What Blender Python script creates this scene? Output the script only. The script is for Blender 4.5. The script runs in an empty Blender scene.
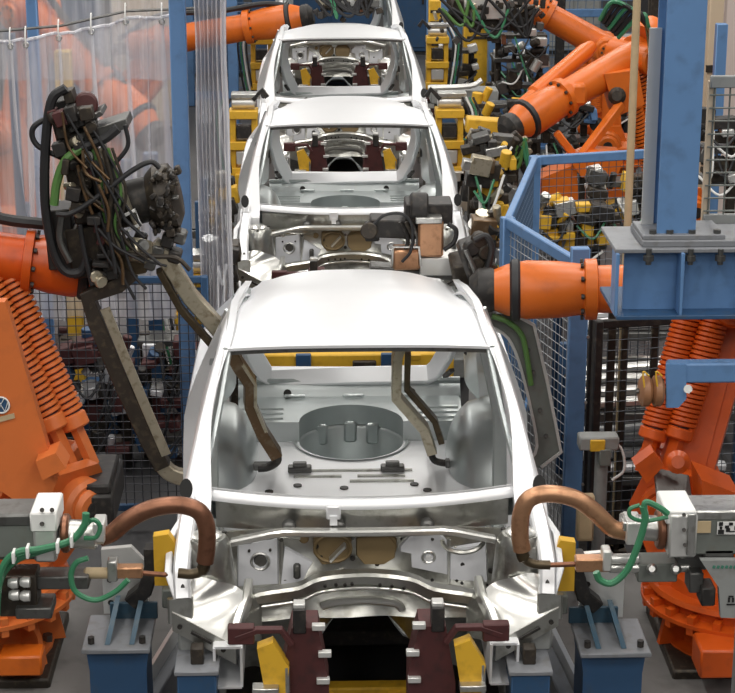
import bpy, bmesh, math, random
from mathutils import Vector as V, Matrix
random.seed(7)
scene = bpy.context.scene
COL = scene.collection
pi = math.pi
# ---------------------------------------------------------------- camera
FPX, PITCH, YAW = 1880.0, 0.299, 0.0297
CAM = V((-0.243, 0.0, 4.06))
cd = bpy.data.cameras.new('camera'); cam = bpy.data.objects.new('camera', cd); COL.objects.link(cam)
cd.sensor_width = 36; cd.sensor_fit = 'HORIZONTAL'; cd.lens = 36 * FPX / 735
cd.clip_end = 200; cd.clip_start = .05
cam.location = CAM; cam.rotation_euler = (pi / 2 - PITCH, 0, -YAW)
scene.camera = cam
# ---------------------------------------------------------------- world, exposure
w = bpy.data.worlds.new('world'); scene.world = w; w.use_nodes = True
w.node_tree.nodes['Background'].inputs[0].default_value = (.80, .88, 1, 1)
w.node_tree.nodes['Background'].inputs[1].default_value = .25
vs = scene.view_settings
vs.view_transform = 'Standard'; vs.look = 'None'; vs.gamma = 1; vs.use_curve_mapping = False
vs.exposure = 0.0
LAMP_W = 130.0
_R = cam.rotation_euler.to_matrix()
def P(px, py, y):                      # point of the hall seen at a photograph pixel, at distance y
    d = _R @ V(((px - 367.5) / FPX, (346.5 - py) / FPX, -1)); return CAM + d * ((y - CAM.y) / d.y)
def PZ(px, py, z):
    d = _R @ V(((px - 367.5) / FPX, (346.5 - py) / FPX, -1)); return CAM + d * ((z - CAM.z) / d.z)
def PL(pts, y=None):
    return [P(p[0], p[1], p[2] if len(p) > 2 else y) for p in pts]
# ---------------------------------------------------------------- materials
MATS = {}
def mat(name, c, rough=.5, metal=0, var=.12, scale=6, bump=0, dirt=None, dirt_amt=.4, spec=.5, emit=0):
    m = bpy.data.materials.new(name); m.use_nodes = True; MATS[name] = m
    nt = m.node_tree; b = nt.nodes['Principled BSDF']; L = nt.links
    b.inputs['Roughness'].default_value = rough; b.inputs['Metallic'].default_value = metal
    b.inputs['Specular IOR Level'].default_value = spec
    tc = nt.nodes.new('ShaderNodeTexCoord')
    n = nt.nodes.new('ShaderNodeTexNoise'); n.inputs['Scale'].default_value = scale; n.inputs['Detail'].default_value = 5
    L.new(tc.outputs['Object'], n.inputs['Vector'])
    mx = nt.nodes.new('ShaderNodeMix'); mx.data_type = 'RGBA'
    mx.inputs[6].default_value = tuple(max(0, k * (1 - var)) for k in c) + (1,)
    mx.inputs[7].default_value = tuple(min(1, k * (1 + var)) for k in c) + (1,)
    L.new(n.outputs['Fac'], mx.inputs[0]); out = mx.outputs[2]
    if dirt:
        n2 = nt.nodes.new('ShaderNodeTexNoise'); n2.inputs['Scale'].default_value = scale * 2.3; n2.inputs['Detail'].default_value = 8
        L.new(tc.outputs['Object'], n2.inputs['Vector'])
        r = nt.nodes.new('ShaderNodeMapRange'); r.inputs[1].default_value = .52; r.inputs[2].default_value = .72
        r.inputs[4].default_value = dirt_amt
        L.new(n2.outputs['Fac'], r.inputs[0])
        m2 = nt.nodes.new('ShaderNodeMix'); m2.data_type = 'RGBA'; m2.inputs[7].default_value = tuple(dirt) + (1,)
        L.new(r.outputs[0], m2.inputs[0]); L.new(out, m2.inputs[6]); out = m2.outputs[2]
    L.new(out, b.inputs['Base Color'])
    if bump:
        bp = nt.nodes.new('ShaderNodeBump'); bp.inputs['Strength'].default_value = bump; bp.inputs['Distance'].default_value = .02
        L.new(n.outputs['Fac'], bp.inputs['Height']); L.new(bp.outputs[0], b.inputs['Normal'])
    if emit:
        b.inputs['Emission Color'].default_value = tuple(c) + (1,); b.inputs['Emission Strength'].default_value = emit
    return m
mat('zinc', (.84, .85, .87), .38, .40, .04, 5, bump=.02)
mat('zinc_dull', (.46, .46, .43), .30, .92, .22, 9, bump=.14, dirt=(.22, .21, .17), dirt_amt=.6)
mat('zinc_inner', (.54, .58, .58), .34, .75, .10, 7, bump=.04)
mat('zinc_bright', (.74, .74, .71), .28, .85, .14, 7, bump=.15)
mat('sound_pad', (.62, .63, .66), .6, .1, .05, 9)
mat('sound_pad_brown', (.26, .185, .09), .45, .3, .15, 9)
mat('orange', (.70, .150, .013), .38, 0, .10, 4, dirt=(.30, .06, .015), dirt_amt=.35)
mat('orange_red', (.62, .092, .008), .36, 0, .12, 4, dirt=(.25, .035, .01), dirt_amt=.4)  # redder orange; shade on the right robot's body is put into it
mat('orange_pale', (.68, .175, .042), .42, 0, .08, 4, dirt=(.35, .10, .04), dirt_amt=.3)
mat('blue', (.115, .235, .45), .45, 0, .10, 5, dirt=(.06, .10, .17), dirt_amt=.35)
mat('blue_dark', (.025, .075, .165), .5, 0, .15, 6, dirt=(.06, .07, .08), dirt_amt=.4)
mat('blue_teal', (.035, .085, .13), .5, 0, .15, 6, dirt=(.10, .11, .11), dirt_amt=.5)
mat('yellow', (.72, .42, .03), .5, 0, .12, 8, dirt=(.30, .16, .02), dirt_amt=.4)
mat('black', (.022, .020, .019), .5, .1, .4, 12, dirt=(.09, .075, .06), dirt_amt=.6)
mat('grime', (.040, .032, .025), .5, .35, .4, 14, dirt=(.12, .095, .06), dirt_amt=.6)
mat('rubber', (.018, .018, .02), .55, 0, .3, 14)
mat('maroon', (.070, .018, .018), .6, 0, .3, 10, dirt=(.02, .012, .012), dirt_amt=.5)
mat('steel', (.56, .56, .54), .33, .9, .15, 12, dirt=(.18, .16, .13), dirt_amt=.5)
mat('steel_dark', (.15, .15, .145), .42, .8, .25, 12, dirt=(.06, .05, .04), dirt_amt=.5)
mat('alu', (.72, .72, .70), .34, .55, .08, 10)
mat('grey_paint', (.28, .29, .285), .5, 0, .10, 7, dirt=(.18, .17, .15), dirt_amt=.5)
mat('grey_green', (.17, .185, .17), .5, .1, .12, 8, dirt=(.15, .14, .12), dirt_amt=.5)
mat('copper', (.27, .125, .075), .40, .8, .25, 14, dirt=(.15, .07, .045), dirt_amt=.6)
mat('copper_tan', (.55, .30, .17), .38, .8, .2, 14, dirt=(.27, .12, .06), dirt_amt=.5)
mat('brass_arm', (.52, .47, .36), .34, .7, .2, 12, dirt=(.16, .11, .05), dirt_amt=.7)
mat('arm_brown', (.15, .09, .045), .4, .6, .3, 10, dirt=(.40, .34, .25), dirt_amt=.35)
mat('arm_dark', (.10, .075, .045), .4, .7, .4, 12, dirt=(.03, .025, .02), dirt_amt=.6)
mat('green_hose', (.05, .22, .11), .35, 0, .15, 20)
mat('green_lime', (.10, .22, .06), .4, 0, .15, 20)
mat('white', (.82, .82, .80), .5, 0, .05, 8)
mat('black_print', (.01, .01, .01), .6, 0, 0, 8)
mat('green_print', (.05, .20, .14), .6, 0, 0, 8)
mat('wood', (.28, .13, .06), .5, 0, .3, 16)
mat('wood_pale', (.52, .40, .24), .6, 0, .2, 16)
mat('wire', (.13, .14, .16), .5, .6, .2, 20)
mat('wire_dark', (.05, .05, .06), .5, .3, .2, 20)
mat('wire_light', (.42, .44, .46), .45, .5, .1, 20)
mat('wire_blue', (.10, .16, .26), .5, .2, .2, 20)
mat('pale_column', (.66, .56, .52), .6, 0, .05, 3)
mat('cream', (.62, .50, .36), .6, 0, .08, 4)
mat('floor', (.055, .055, .058), .5, 0, .25, 1.4, bump=.03, dirt=(.035, .035, .035), dirt_amt=.6)
mat('plate', (.23, .24, .26), .5, .2, .15, 9, dirt=(.16, .15, .14), dirt_amt=.5)
mat('concrete', (.16, .155, .15), .7, 0, .2, 3, bump=.05, dirt=(.08, .08, .075), dirt_amt=.6)
mat('wall', (.22, .23, .25), .8, 0, .05, 1)
mat('ceiling', (.30, .30, .30), .8, 0, .05, 1)
mat('lamp_face', (1, .98, .94), .5, 0, 0, 1)
def plastic(name, tr, col, rough, seed):
    m = bpy.data.materials.new(name); m.use_nodes = True; MATS[name] = m; nt = m.node_tree; nt.nodes.clear()
    o = nt.nodes.new('ShaderNodeOutputMaterial'); t = nt.nodes.new('ShaderNodeBsdfTransparent'); t.inputs[0].default_value = (*col, 1)
    p = nt.nodes.new('ShaderNodeBsdfPrincipled'); p.inputs['Base Color'].default_value = (.86, .85, .88, 1); p.inputs['Roughness'].default_value = rough
    p.inputs['Specular IOR Level'].default_value = 1
    tc = nt.nodes.new('ShaderNodeTexCoord'); n = nt.nodes.new('ShaderNodeTexNoise'); n.inputs['Scale'].default_value = 3; n.inputs['Detail'].default_value = 4
    nt.links.new(tc.outputs['Object'], n.inputs['Vector'])
    mp = nt.nodes.new('ShaderNodeMapping'); mp.inputs['Scale'].default_value = (5, 5, .35); nt.links.new(tc.outputs['Object'], mp.inputs[0]); nt.links.new(mp.outputs[0], n.inputs['Vector'])  # upright streaks: scuffing, with reflected glare and haze painted in as opacity
    r = nt.nodes.new('ShaderNodeMapRange'); r.inputs[1].default_value = .42; r.inputs[2].default_value = .72
    r.inputs[3].default_value = tr; r.inputs[4].default_value = tr + .30
    nt.links.new(n.outputs['Fac'], r.inputs[0])
    mx = nt.nodes.new('ShaderNodeMixShader'); nt.links.new(r.outputs[0], mx.inputs[0]); nt.links.new(t.outputs[0], mx.inputs[1]); nt.links.new(p.outputs[0], mx.inputs[2])
    nt.links.new(mx.outputs[0], o.inputs[0])
plastic('plastic', .36, (.93, .94, .97), .14, 1)
plastic('plastic_thick', .58, (.88, .90, .95), .14, 2)
# ---------------------------------------------------------------- mesh helpers
def frame(t, up=V((0, 0, 1))):
    t = t.normalized()
    s = up.cross(t)
    if s.length < 1e-4: s = V((1, 0, 0)).cross(t)
    if s.length < 1e-4: s = V((0, 1, 0)).cross(t)
    s.normalize(); return s, t.cross(s).normalized()
def smooth(pts, n=6):
    p = [V(q) for q in pts]; o = []
    for i in range(len(p) - 1):
        a = p[i - 1] if i else p[0] * 2 - p[1]; b, c = p[i], p[i + 1]; d = p[i + 2] if i + 2 < len(p) else c * 2 - b
        for k in range(n):
            t = k / n
            o.append(.5 * ((2 * b) + (c - a) * t + (2 * a - 5 * b + 4 * c - d) * t * t + (3 * b - a - 3 * c + d) * t ** 3))
    o.append(p[-1]); return o
WL = {}                                 # world location of every object built here
class MB:
    def __init__(s): s.v = []; s.f = []
    def add(s, v, f):
        o = len(s.v); s.v += [V(q) for q in v]; s.f += [tuple(i + o for i in q) for q in f]; return s
    def box(s, c, d, R=None, b=0):
        c = V(c); h = [k / 2 for k in d]; R = R or Matrix.Identity(3)
        if b <= 0:
            v = [c + R @ V((x * h[0], y * h[1], z * h[2])) for x in (-1, 1) for y in (-1, 1) for z in (-1, 1)]
            return s.add(v, [(0, 1, 3, 2), (4, 6, 7, 5), (0, 4, 5, 1), (2, 3, 7, 6), (0, 2, 6, 4), (1, 5, 7, 3)])
        b = min(b, min(h) * .9); v = []; ix = {}
        for x in (0, 1):
            for y in (0, 1):
                for z in (0, 1):
                    for a in range(3):
                        q = [(h[i] - (0 if i == a else b)) * (1 if g else -1) for i, g in enumerate((x, y, z))]
                        ix[(x, y, z, a)] = len(v); v.append(c + R @ V(q))
        f = []
        def k(a, sa, bb, sb, cc, sc, w):
            q = [0, 0, 0]; q[a] = sa; q[bb] = sb; q[cc] = sc; return ix[(*q, w)]
        for a in range(3):
            p, q = (a + 1) % 3, (a + 2) % 3
            for sg in (0, 1):
                f.append((k(a, sg, p, 0, q, 0, a), k(a, sg, p, 1, q, 0, a), k(a, sg, p, 1, q, 1, a), k(a, sg, p, 0, q, 1, a)))
            for sa in (0, 1):
                for sp in (0, 1):
                    f.append((k(a, sa, p, sp, q, 0, a), k(a, sa, p, sp, q, 1, a), k(a, sa, p, sp, q, 1, p), k(a, sa, p, sp, q, 0, p)))
        for x in (0, 1):
            for y in (0, 1):
                for z in (0, 1): f.append(tuple(ix[(x, y, z, a)] for a in range(3)))
        return s.add(v, f)
    def beam(s, p, q, w, h, b=0, up=V((0, 0, 1))):     # box from p to q, w across, h along up
        p, q = V(p), V(q); sd, u = frame(q - p, up); R = Matrix((sd, (q - p).normalized(), u)).transposed()
        return s.box((p + q) / 2, (w, (q - p).length, h), R, b)
    def sweep(s, pts, prof, up=V((0, 0, 1)), cap=True, closed=False, scale=None):
        pts = [V(p) for p in pts]; n = len(pts); m = len(prof); o = len(s.v); ps = None
        for i, p in enumerate(pts):
            if closed: t = pts[(i + 1) % n] - pts[i - 1]
            else: t = (pts[min(i + 1, n - 1)] - p).normalized() + (p - pts[max(i - 1, 0)]).normalized()
            if t.length < 1e-6: t = pts[min(i + 1, n - 1)] - pts[max(i - 1, 0)]
            if ps is None: sd, u = frame(t, up)
            else:
                t = t.normalized(); sd = ps - t * ps.dot(t)
                if sd.length < 1e-5: sd, u = frame(t, up)
                sd.normalize(); u = t.cross(sd).normalized()
            ps = sd; k = scale[i] if scale else 1
            for a, b in prof: s.v.append(p + sd * a * k + u * b * k)
        for i in range(n if closed else n - 1):
            j = (i + 1) % n
            for k in range(m): s.f.append((o + i * m + k, o + i * m + (k + 1) % m, o + j * m + (k + 1) % m, o + j * m + k))
        if cap and not closed:
            s.f.append(tuple(o + k for k in range(m))); s.f.append(tuple(o + (n - 1) * m + k for k in range(m)))
        return s
    def tube(s, pts, r, n=12, cap=True, closed=False):
        sc = None
        if isinstance(r, (list, tuple)): sc = r; r = 1
        return s.sweep(pts, [(r * math.cos(2 * pi * k / n), r * math.sin(2 * pi * k / n)) for k in range(n)], cap=cap, closed=closed, scale=sc)
    def bar(s, pts, w, h, up=V((0, 0, 1)), c=.2, cap=True, closed=False):      # chamfered rectangular section
        a, b = w / 2, h / 2; k = min(a, b) * c
        return s.sweep(pts, [(-a + k, -b), (a - k, -b), (a, -b + k), (a, b - k), (a - k, b), (-a + k, b), (-a, b - k), (-a, -b + k)], up, cap, closed)
    def lathe(s, p, q, prof, n=18):     # prof: (t along p->q, radius)
        p, q = V(p), V(q); sd, u = frame(q - p); o = len(s.v); m = len(prof)
        for t, r in prof:
            c = p.lerp(q, t)
            for k in range(n): s.v.append(c + sd * (r * math.cos(2 * pi * k / n)) + u * (r * math.sin(2 * pi * k / n)))
        for i in range(m - 1):
            for k in range(n): s.f.append((o + i * n + k, o + i * n + (k + 1) % n, o + (i + 1) * n + (k + 1) % n, o + (i + 1) * n + k))
        s.f.append(tuple(o + k for k in range(n))); s.f.append(tuple(o + (m - 1) * n + k for k in range(n))); return s
    def cyl(s, p, q, r, n=14, ch=.0):
        if ch:
            l = (V(q) - V(p)).length; c = min(.45, ch / l); return s.lathe(p, q, [(0, r - ch), (c, r), (1 - c, r), (1, r - ch)], n)
        return s.lathe(p, q, [(0, r), (1, r)], n)
    def prism(s, poly, d):              # polygon of 3-D points pushed along d
        n = len(poly); d = V(d); v = [V(p) - d / 2 for p in poly] + [V(p) + d / 2 for p in poly]
        return s.add(v, [tuple(range(n)), tuple(range(n, 2 * n))] + [(i, (i + 1) % n, n + (i + 1) % n, n + i) for i in range(n)])
    def helix(s, p, q, R, r, turns, n=14, m=5):
        p, q = V(p), V(q); sd, u = frame(q - p); N = int(turns * n)
        return s.tube([p.lerp(q, i / N) + (sd * math.cos(2 * pi * i / n) + u * math.sin(2 * pi * i / n)) * R for i in range(N + 1)], r, m)
    def grid(s, fn, nu, nv, th=None):
        v = [V(fn(i / nu, j / nv)) for j in range(nv + 1) for i in range(nu + 1)]
        f = [(j * (nu + 1) + i, j * (nu + 1) + i + 1, (j + 1) * (nu + 1) + i + 1, (j + 1) * (nu + 1) + i) for j in range(nv) for i in range(nu)]
        if th is None: return s.add(v, f)
        d = V(th); n = len(v); v2 = v + [q + d for q in v]; f2 = f + [tuple(k + n for k in q[::-1]) for q in f]; W = nu + 1
        edge = [i for i in range(W)] + [j * W + nu for j in range(1, nv + 1)] + [nv * W + i for i in range(nu - 1, -1, -1)] + [j * W for j in range(nv - 1, 0, -1)]
        for a, b in zip(edge, edge[1:] + edge[:1]): f2.append((a, b, b + n, a + n))
        return s.add(v2, f2)
    def mesh(s, name, loc, recalc=True, ang=38):
        me = bpy.data.meshes.new(name); me.from_pydata([q - loc for q in s.v], [], s.f); me.validate()
        if recalc:
            bm = bmesh.new(); bm.from_mesh(me); bmesh.ops.recalc_face_normals(bm, faces=bm.faces); bm.to_mesh(me); bm.free()
        me.polygons.foreach_set('use_smooth', [True] * len(me.polygons)); me.set_sharp_from_angle(angle=math.radians(ang)); return me
    def build(s, name, m, parent=None, label=None, kind=None, recalc=True, ang=38):
        lo = V([min(q[i] for q in s.v) for i in range(3)]); hi = V([max(q[i] for q in s.v) for i in range(3)])
        loc = V(((lo.x + hi.x) / 2, (lo.y + hi.y) / 2, lo.z)) if parent is None else (lo + hi) / 2
        o = bpy.data.objects.new(name, s.mesh(name, loc, recalc, ang)); COL.objects.link(o); o.data.materials.append(MATS[m]); WL[o.name] = loc
        if parent: o.parent = parent; o.location = loc - WL[parent.name]
        else: o.location = loc
        if label: o['label'] = label
        if kind: o['kind'] = kind
        return o
def thing(name, label, cat, loc, group=None):
    o = bpy.data.objects.new(name, None); COL.objects.link(o); o.location = loc; WL[o.name] = V(loc); o.empty_display_size = .1
    return tag(o, label, cat, group)
def tag(o, label, cat, group=None):
    o['label'] = label; o['category'] = cat
    if group: o['group'] = group
    return o
def struct(o, label=None):
    o['kind'] = 'structure'
    if label: o['label'] = label
    return o
def copy_tree(o, parent=None):
    c = o.copy(); COL.objects.link(c); c.parent = parent
    for ch in KIDS.get(o.name, []): copy_tree(ch, c)
    return c
KIDS = {}
def index_children(root):
    KIDS.clear()
    for o in list(COL.objects):
        if o.parent: KIDS.setdefault(o.parent.name, []).append(o)
def copy_thing(o, loc, label, group=None):
    c = copy_tree(o); c.location = loc; c['label'] = label; WL[c.name] = V(loc)
    if group: c['group'] = group
    return c
def share(o, loc, parent, m=None):      # another piece with the same mesh
    c = bpy.data.objects.new(o.name.split('.')[0], o.data); COL.objects.link(c); c.parent = parent; WL[c.name] = V(loc)
    c.location = V(loc) - WL[parent.name] if parent else V(loc); return c
B = MB
# ================================================================ the hall
struct(B().box((0, 14, -.05), (28, 56, .1)).build('floor', 'floor'))
struct(B().box((-14, 14, 4.5), (.2, 56, 9)).build('wall_left', 'wall'))
struct(B().box((14, 14, 4.5), (.2, 56, 9)).build('wall_right', 'wall'))
struct(B().box((0, 42, 4.5), (28, .2, 9)).build('wall_back', 'wall'))
struct(B().box((0, -14, 4.5), (28, .2, 9)).build('wall_front', 'wall'))
struct(B().box((0, 14, 9.05), (28, 56, .1)).build('ceiling', 'ceiling'))
LROWS = ((-6.5, 'far left'), (-2.2, 'left middle'), (2.2, 'right middle'), (6.5, 'far right'))
def lamp(x, y, row, k):
    t = thing('ceiling_lamp', f'long white ceiling lamp, {k} from the camera end of the {row} row', 'lamp', (x, y, 7.95), 'ceiling lamps in rows over the line')
    B().prism([V((x - .30, y, 8.0)), V((x + .30, y, 8.0)), V((x + .16, y, 8.16)), V((x - .16, y, 8.16))], (0, 3.0, 0)).build('housing', 'white', t)
    for dy in (-1.2, 1.2): B().box((x, y + dy, 8.58), (.03, .03, .84)).build('hanger', 'steel', t)
    l = bpy.data.lights.new('lamp_light', 'AREA'); l.shape = 'RECTANGLE'; l.size = .55; l.size_y = 2.9; l.energy = LAMP_W; l.color = (1, .965, .91)
    o = bpy.data.objects.new('lamp_light', l); COL.objects.link(o); o.parent = t; o.location = (0, 0, .03)
ORD = ('first', 'second', 'third', 'fourth', 'fifth', 'sixth', 'seventh', 'eighth', 'ninth')
for x, row in LROWS:
    for k, y in enumerate((-9, -4.5, 0, 5, 10, 15, 20, 26, 32)): lamp(x, y, row, ORD[k])
for x0, x1 in ((-3.2, -.86), (.86, 3.2)): struct(B().box(((x0 + x1) / 2, 7.3, .008), (x1 - x0, 3.6, .016), b=.004).build('floor_pad', 'concrete'), 'pale concrete pad in the floor under a front robot')
# ================================================================ the car bodies
CARS = ((-.051, 7.12), (.015, 12.34), (.038, 16.65), (.05, 21.2))
ZC = 1.25
def K(x, y, z): return V((x + CARS[0][0], y + CARS[0][1], z + ZC))
def L(px, py, yl):                       # car-local point seen at a pixel of the first car
    p = P(px, py, CARS[0][1] + yl); return V((p.x - CARS[0][0], yl, p.z - ZC))
def sstep(t): t = max(0, min(1, t)); return t * t * (3 - 2 * t)
def side_x(y, z):
    xs = .715 + .085 * sstep((y + .05) / .9) - .05 * sstep((y - 2.2) / .6)
    if z >= -.08:
        t = min(1, (z + .08) / .56); return xs * (1 - t) + .566 * t + .022 * math.sin(pi * t) - .095 * sstep((y - 1.1) / .9) * min(1, max(0, z) / .22)
    return xs + .012 * math.sin(pi * min(1, (-.08 - z) / .7))
def body_side(s, car):
    out = [(-.10, -.06), (.0, .03), (.30, .275), (.60, .452), (.80, .472), (1.1, .475), (1.5, .452), (1.9, .375), (2.12, .27), (2.42, .04), (2.62, -.10), (2.72, -.35), (2.74, -.75), (2.36, -.80)]
    out += [(2.02 + .34 * math.cos(a), -.82 + .34 * math.sin(a)) for a in [pi * k / 10 for k in range(0, 11)]]
    out += [(1.60, -.86), (.12, -.86), (.0, -.78), (-.06, -.45)]
    h1 = [(.15, -.03), (.36, .18), (.66, .375), (.95, .405), (1.10, .39), (1.16, .2), (1.17, -.1), (1.13, -.5), (1.10, -.73), (.22, -.73), (.09, -.55), (.08, -.2)]
    h2 = [(1.26, .375), (1.6, .36), (1.86, .295), (2.05, .17), (2.20, .04), (2.18, .01), (1.7, -.03), (1.30, -.03)]
    bm = bmesh.new(); es = []
    for loop in (out, h1, h2):
        vv = [bm.verts.new((0, y, z)) for y, z in loop]
        es += [bm.edges.new((a, b)) for a, b in zip(vv, vv[1:] + vv[:1])]
    bmesh.ops.triangle_fill(bm, use_beauty=True, use_dissolve=False, edges=es)
    for z in (-.6, -.4, -.2, -.08, 0, .08, .16, .24, .32, .40, .45):
        bmesh.ops.bisect_plane(bm, geom=bm.verts[:] + bm.edges[:] + bm.faces[:], plane_co=(0, 0, z), plane_no=(0, 0, 1))
    for y in (.1, .3, .5, .7, .9, 1.2, 1.5, 1.8, 2.1, 2.3, 2.5):
        bmesh.ops.bisect_plane(bm, geom=bm.verts[:] + bm.edges[:] + bm.faces[:], plane_co=(0, y, 0), plane_no=(0, 1, 0))
    m = B(); bm.verts.index_update(); n = len(bm.verts)
    def th(y, z): return .10 - .068 * sstep((z + .1) / .45)
    m.v = [K(s * side_x(v.co.y, v.co.z), v.co.y, v.co.z) for v in bm.verts] + [K(s * (side_x(v.co.y, v.co.z) - th(v.co.y, v.co.z)), v.co.y, v.co.z) for v in bm.verts]
    m.f = [tuple(v.index for v in f.verts) for f in bm.faces]; m.f += [tuple(i + n for i in f[::-1]) for f in m.f]
    for e in bm.edges:
        if len(e.link_faces) == 1: a, b = e.verts[0].index, e.verts[1].index; m.f.append((a, b, b + n, a + n))
    bm.free(); return m.build('side_panel', 'zinc', car, ang=32)
def disc_hole(m, c, nrm, r, n=10):
    c, nrm = V(c), V(nrm).normalized(); m.cyl(c - nrm * .004, c + nrm * .004, r, n)
def make_car():
    c0 = V((CARS[0][0], CARS[0][1], 0))
    car = thing('car_body', 'nearest bare silver car body, its open engine bay facing the camera', 'car body', c0, 'unpainted car bodies on the line')
    for s in (-1, 1): body_side(s, car)
    # roof
    def crest(y): return .455 + .022 * math.sin(pi * min(1, max(0, (y - .5) / 1.1))) - .06 * sstep((y - 1.3) / .8)
    def roof(u, v):
        x = (u - .5) * 2; y = .565 + 1.46 * v - .035 * (1 - x * x) * (1 - v) * (1 - v)
        hw = .562 - .06 * v
        return K(x * hw, y, crest(y) - .014 * x * x - (.010 + .07 * sstep((y - .8) / 1.1)) * abs(x) ** 3.2)
    rf = B().grid(roof, 20, 18, (0, 0, -.012)).build('roof', 'zinc', car)
    for s in (0, 1):
        B().bar([roof(s, k / 8) + V((.012 * (2 * s - 1), 0, -.004)) for k in range(9)], .022, .014).build('roof_ditch', 'zinc_inner', rf)
    B().bar([roof(u / 12, 0) + V((0, .045, -.022)) for u in range(13)], .07, .022).build('roof_header', 'steel_dark', car)
    for yy in (1.05, 1.5): B().bar([K(x * .5, yy, crest(yy) - .035 - .05 * x * x) for x in (-1, -.5, 0, .5, 1)], .08, .02).build('roof_bow', 'zinc_inner', rf)
    # A pillars and rails
    for s in (-1, 1):
        pts = [K(s * .700, -.045, -.05), K(s * .688, .05, .035), K(s * .638, .32, .255), K(s * .588, .58, .426), K(s * .576, .80, .445), K(s * .556, 1.2, .432), K(s * .530, 1.6, .385), K(s * .490, 1.95, .275)]
        p = B().sweep(smooth(pts, 4), [(.040 * math.cos(a), .034 * math.sin(a)) for a in [2 * pi * k / 10 for k in range(10)]], scale=[1 - .5 * sstep(k / 12) - .35 * sstep((k - 20) / 8) for k in range(29)]).build('roof_rail', 'zinc', car)
        q = L(186, 489, -.075); q = K(-q.x * s, q.y, q.z); e = B(); e.sweep([q + V((0, .012, -.004)), q], [(.026 * math.cos(a), .042 * math.sin(a)) for a in [2 * pi * k / 14 for k in range(14)]]); e.build('pillar_opening', 'black_print', p, 'dark open lower end of the pillar')
        B().bar([K(s * .722, -.01, -.03), K(s * .728, -.06, -.10), K(s * .728, -.08, -.26)], .04, .05).build('hinge_post', 'zinc', car)
        # inner windscreen flange
        B().bar(smooth([K(s * .645, .06, .01), K(s * .59, .34, .235), K(s * .555, .585, .42)], 4), .018, .025).build('screen_flange', 'zinc_inner', car)
    # cowl
    def bow(x): return .13 * (1 - (x / .72) ** 2)
    def cowl(u, v):
        x = (u - .5) * 1.43; return K(x, .09 - bow(x) * .85 - .048 * v, -.028 + .014 * math.sin(pi * v) - .014 * max(0, v - .6) / .4 + .02 * (x / .7) ** 2)
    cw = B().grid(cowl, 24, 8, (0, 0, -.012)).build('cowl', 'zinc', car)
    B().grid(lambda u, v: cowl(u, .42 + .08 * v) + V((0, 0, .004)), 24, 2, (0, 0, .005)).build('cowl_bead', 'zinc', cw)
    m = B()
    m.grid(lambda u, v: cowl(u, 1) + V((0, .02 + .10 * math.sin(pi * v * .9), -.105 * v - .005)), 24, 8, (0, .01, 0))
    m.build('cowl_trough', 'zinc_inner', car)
    x0 = K(-.12, -.085, -.05); B().box(x0 + V((0, 0, -.005)), (.06, .03, .06), b=.006).box(x0 + V((0, -.012, -.035)), (.03, .02, .04)).build('latch_bracket', 'zinc', cw)
    # lower lip of the trough: a long bright flange arching down at both ends
    lip = [K(x, -.085 - bow(x) * .35, -.125 - .05 * max(0, abs(x) - .34) / .2) for x in [-.53 + 1.06 * k / 20 for k in range(21)]]
    B().bar(lip, .045, .028, c=.5).build('trough_lip', 'zinc_bright', car)
    m = B(); m.grid(lambda u, v: K(-.60 + 1.2 * u, .05 - .09 * math.sin(pi * u), -.06 - .11 * v), 20, 3, (0, .01, 0)); m.build('plenum_wall', 'zinc_dull', car)
    for x in (-.10, -.30, .26): B().cyl(K(x, -.10, -.125), K(x, -.05, -.12), .03, 12, .008).build('plenum_drain', 'steel_dark', car)
    # firewall
    def fw(u, v):
        x = (u - .5) * 1.16; z = -.16 - .36 * v
        return K(x, -.03 + .05 * math.sin(pi * u) - .10 * v * v + .012 * math.sin(x * 19) * math.sin(v * 7), z)
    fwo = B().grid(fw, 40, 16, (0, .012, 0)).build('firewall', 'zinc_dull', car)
    def fy(x, z): return fw(x / 1.16 + .5, (-.16 - z) / .36).y - CARS[0][1]
    def pad(name, poly, dy, mt, lab=None):        # poly in pixels of the photograph at the firewall
        pts = [L(a, b, -.06) for a, b in poly]; o = B(); n = len(pts)
        cx = sum(p.x for p in pts) / n; cz = sum(p.z for p in pts) / n; fr = []; bk = []
        for p in pts:
            bk.append(K(p.x, fy(p.x, p.z) + .004, p.z)); fr.append(K(p.x + (cx - p.x) * .07, fy(p.x, p.z) - dy, p.z + (cz - p.z) * .07))
        o.add(fr + bk, [tuple(range(n))] + [(i, (i + 1) % n, n + (i + 1) % n, n + i) for i in range(n)])
        return o.build(name, mt, fwo, lab)
    def fdisc(par, px, py, r, mt, dy=.016, name='hole', ring=False):
        p = L(px, py, -.06); y = fy(p.x, p.z) - dy; o = B()
        if ring: o.tube([K(p.x + r * math.cos(a), y, p.z + r * math.sin(a)) for a in [2 * pi * k / 14 for k in range(14)]], .006, 6, closed=True)
        else: o.lathe(K(p.x, y, p.z), K(p.x, y + .01, p.z), [(0, r * .85), (.4, r), (1, r)], 12)
        return o.build(name, mt, par)
    a = pad('firewall_plate', [(237, 547), (278, 541), (279, 586), (237, 586)], .014, 'sound_pad', 'pale square plate with a round hole')
    fdisc(a, 260, 563, .036, 'steel', .016, 'pedal_hole', True); fdisc(a, 260, 563, .028, 'steel_dark', .015)
    for q in ((249, 553), (270, 553), (249, 575), (271, 574)): fdisc(a, *q, .006, 'black', .017)
    a = pad('firewall_plate', [(284, 551), (313, 567), (303, 583), (280, 587)], .012, 'sound_pad', 'pale kite-shaped plate with an upright slot')
    B().box(K(*(L(297, 571, -.075))), (.03, .03, .065), b=.008).build('slot', 'steel_dark', a)
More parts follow.
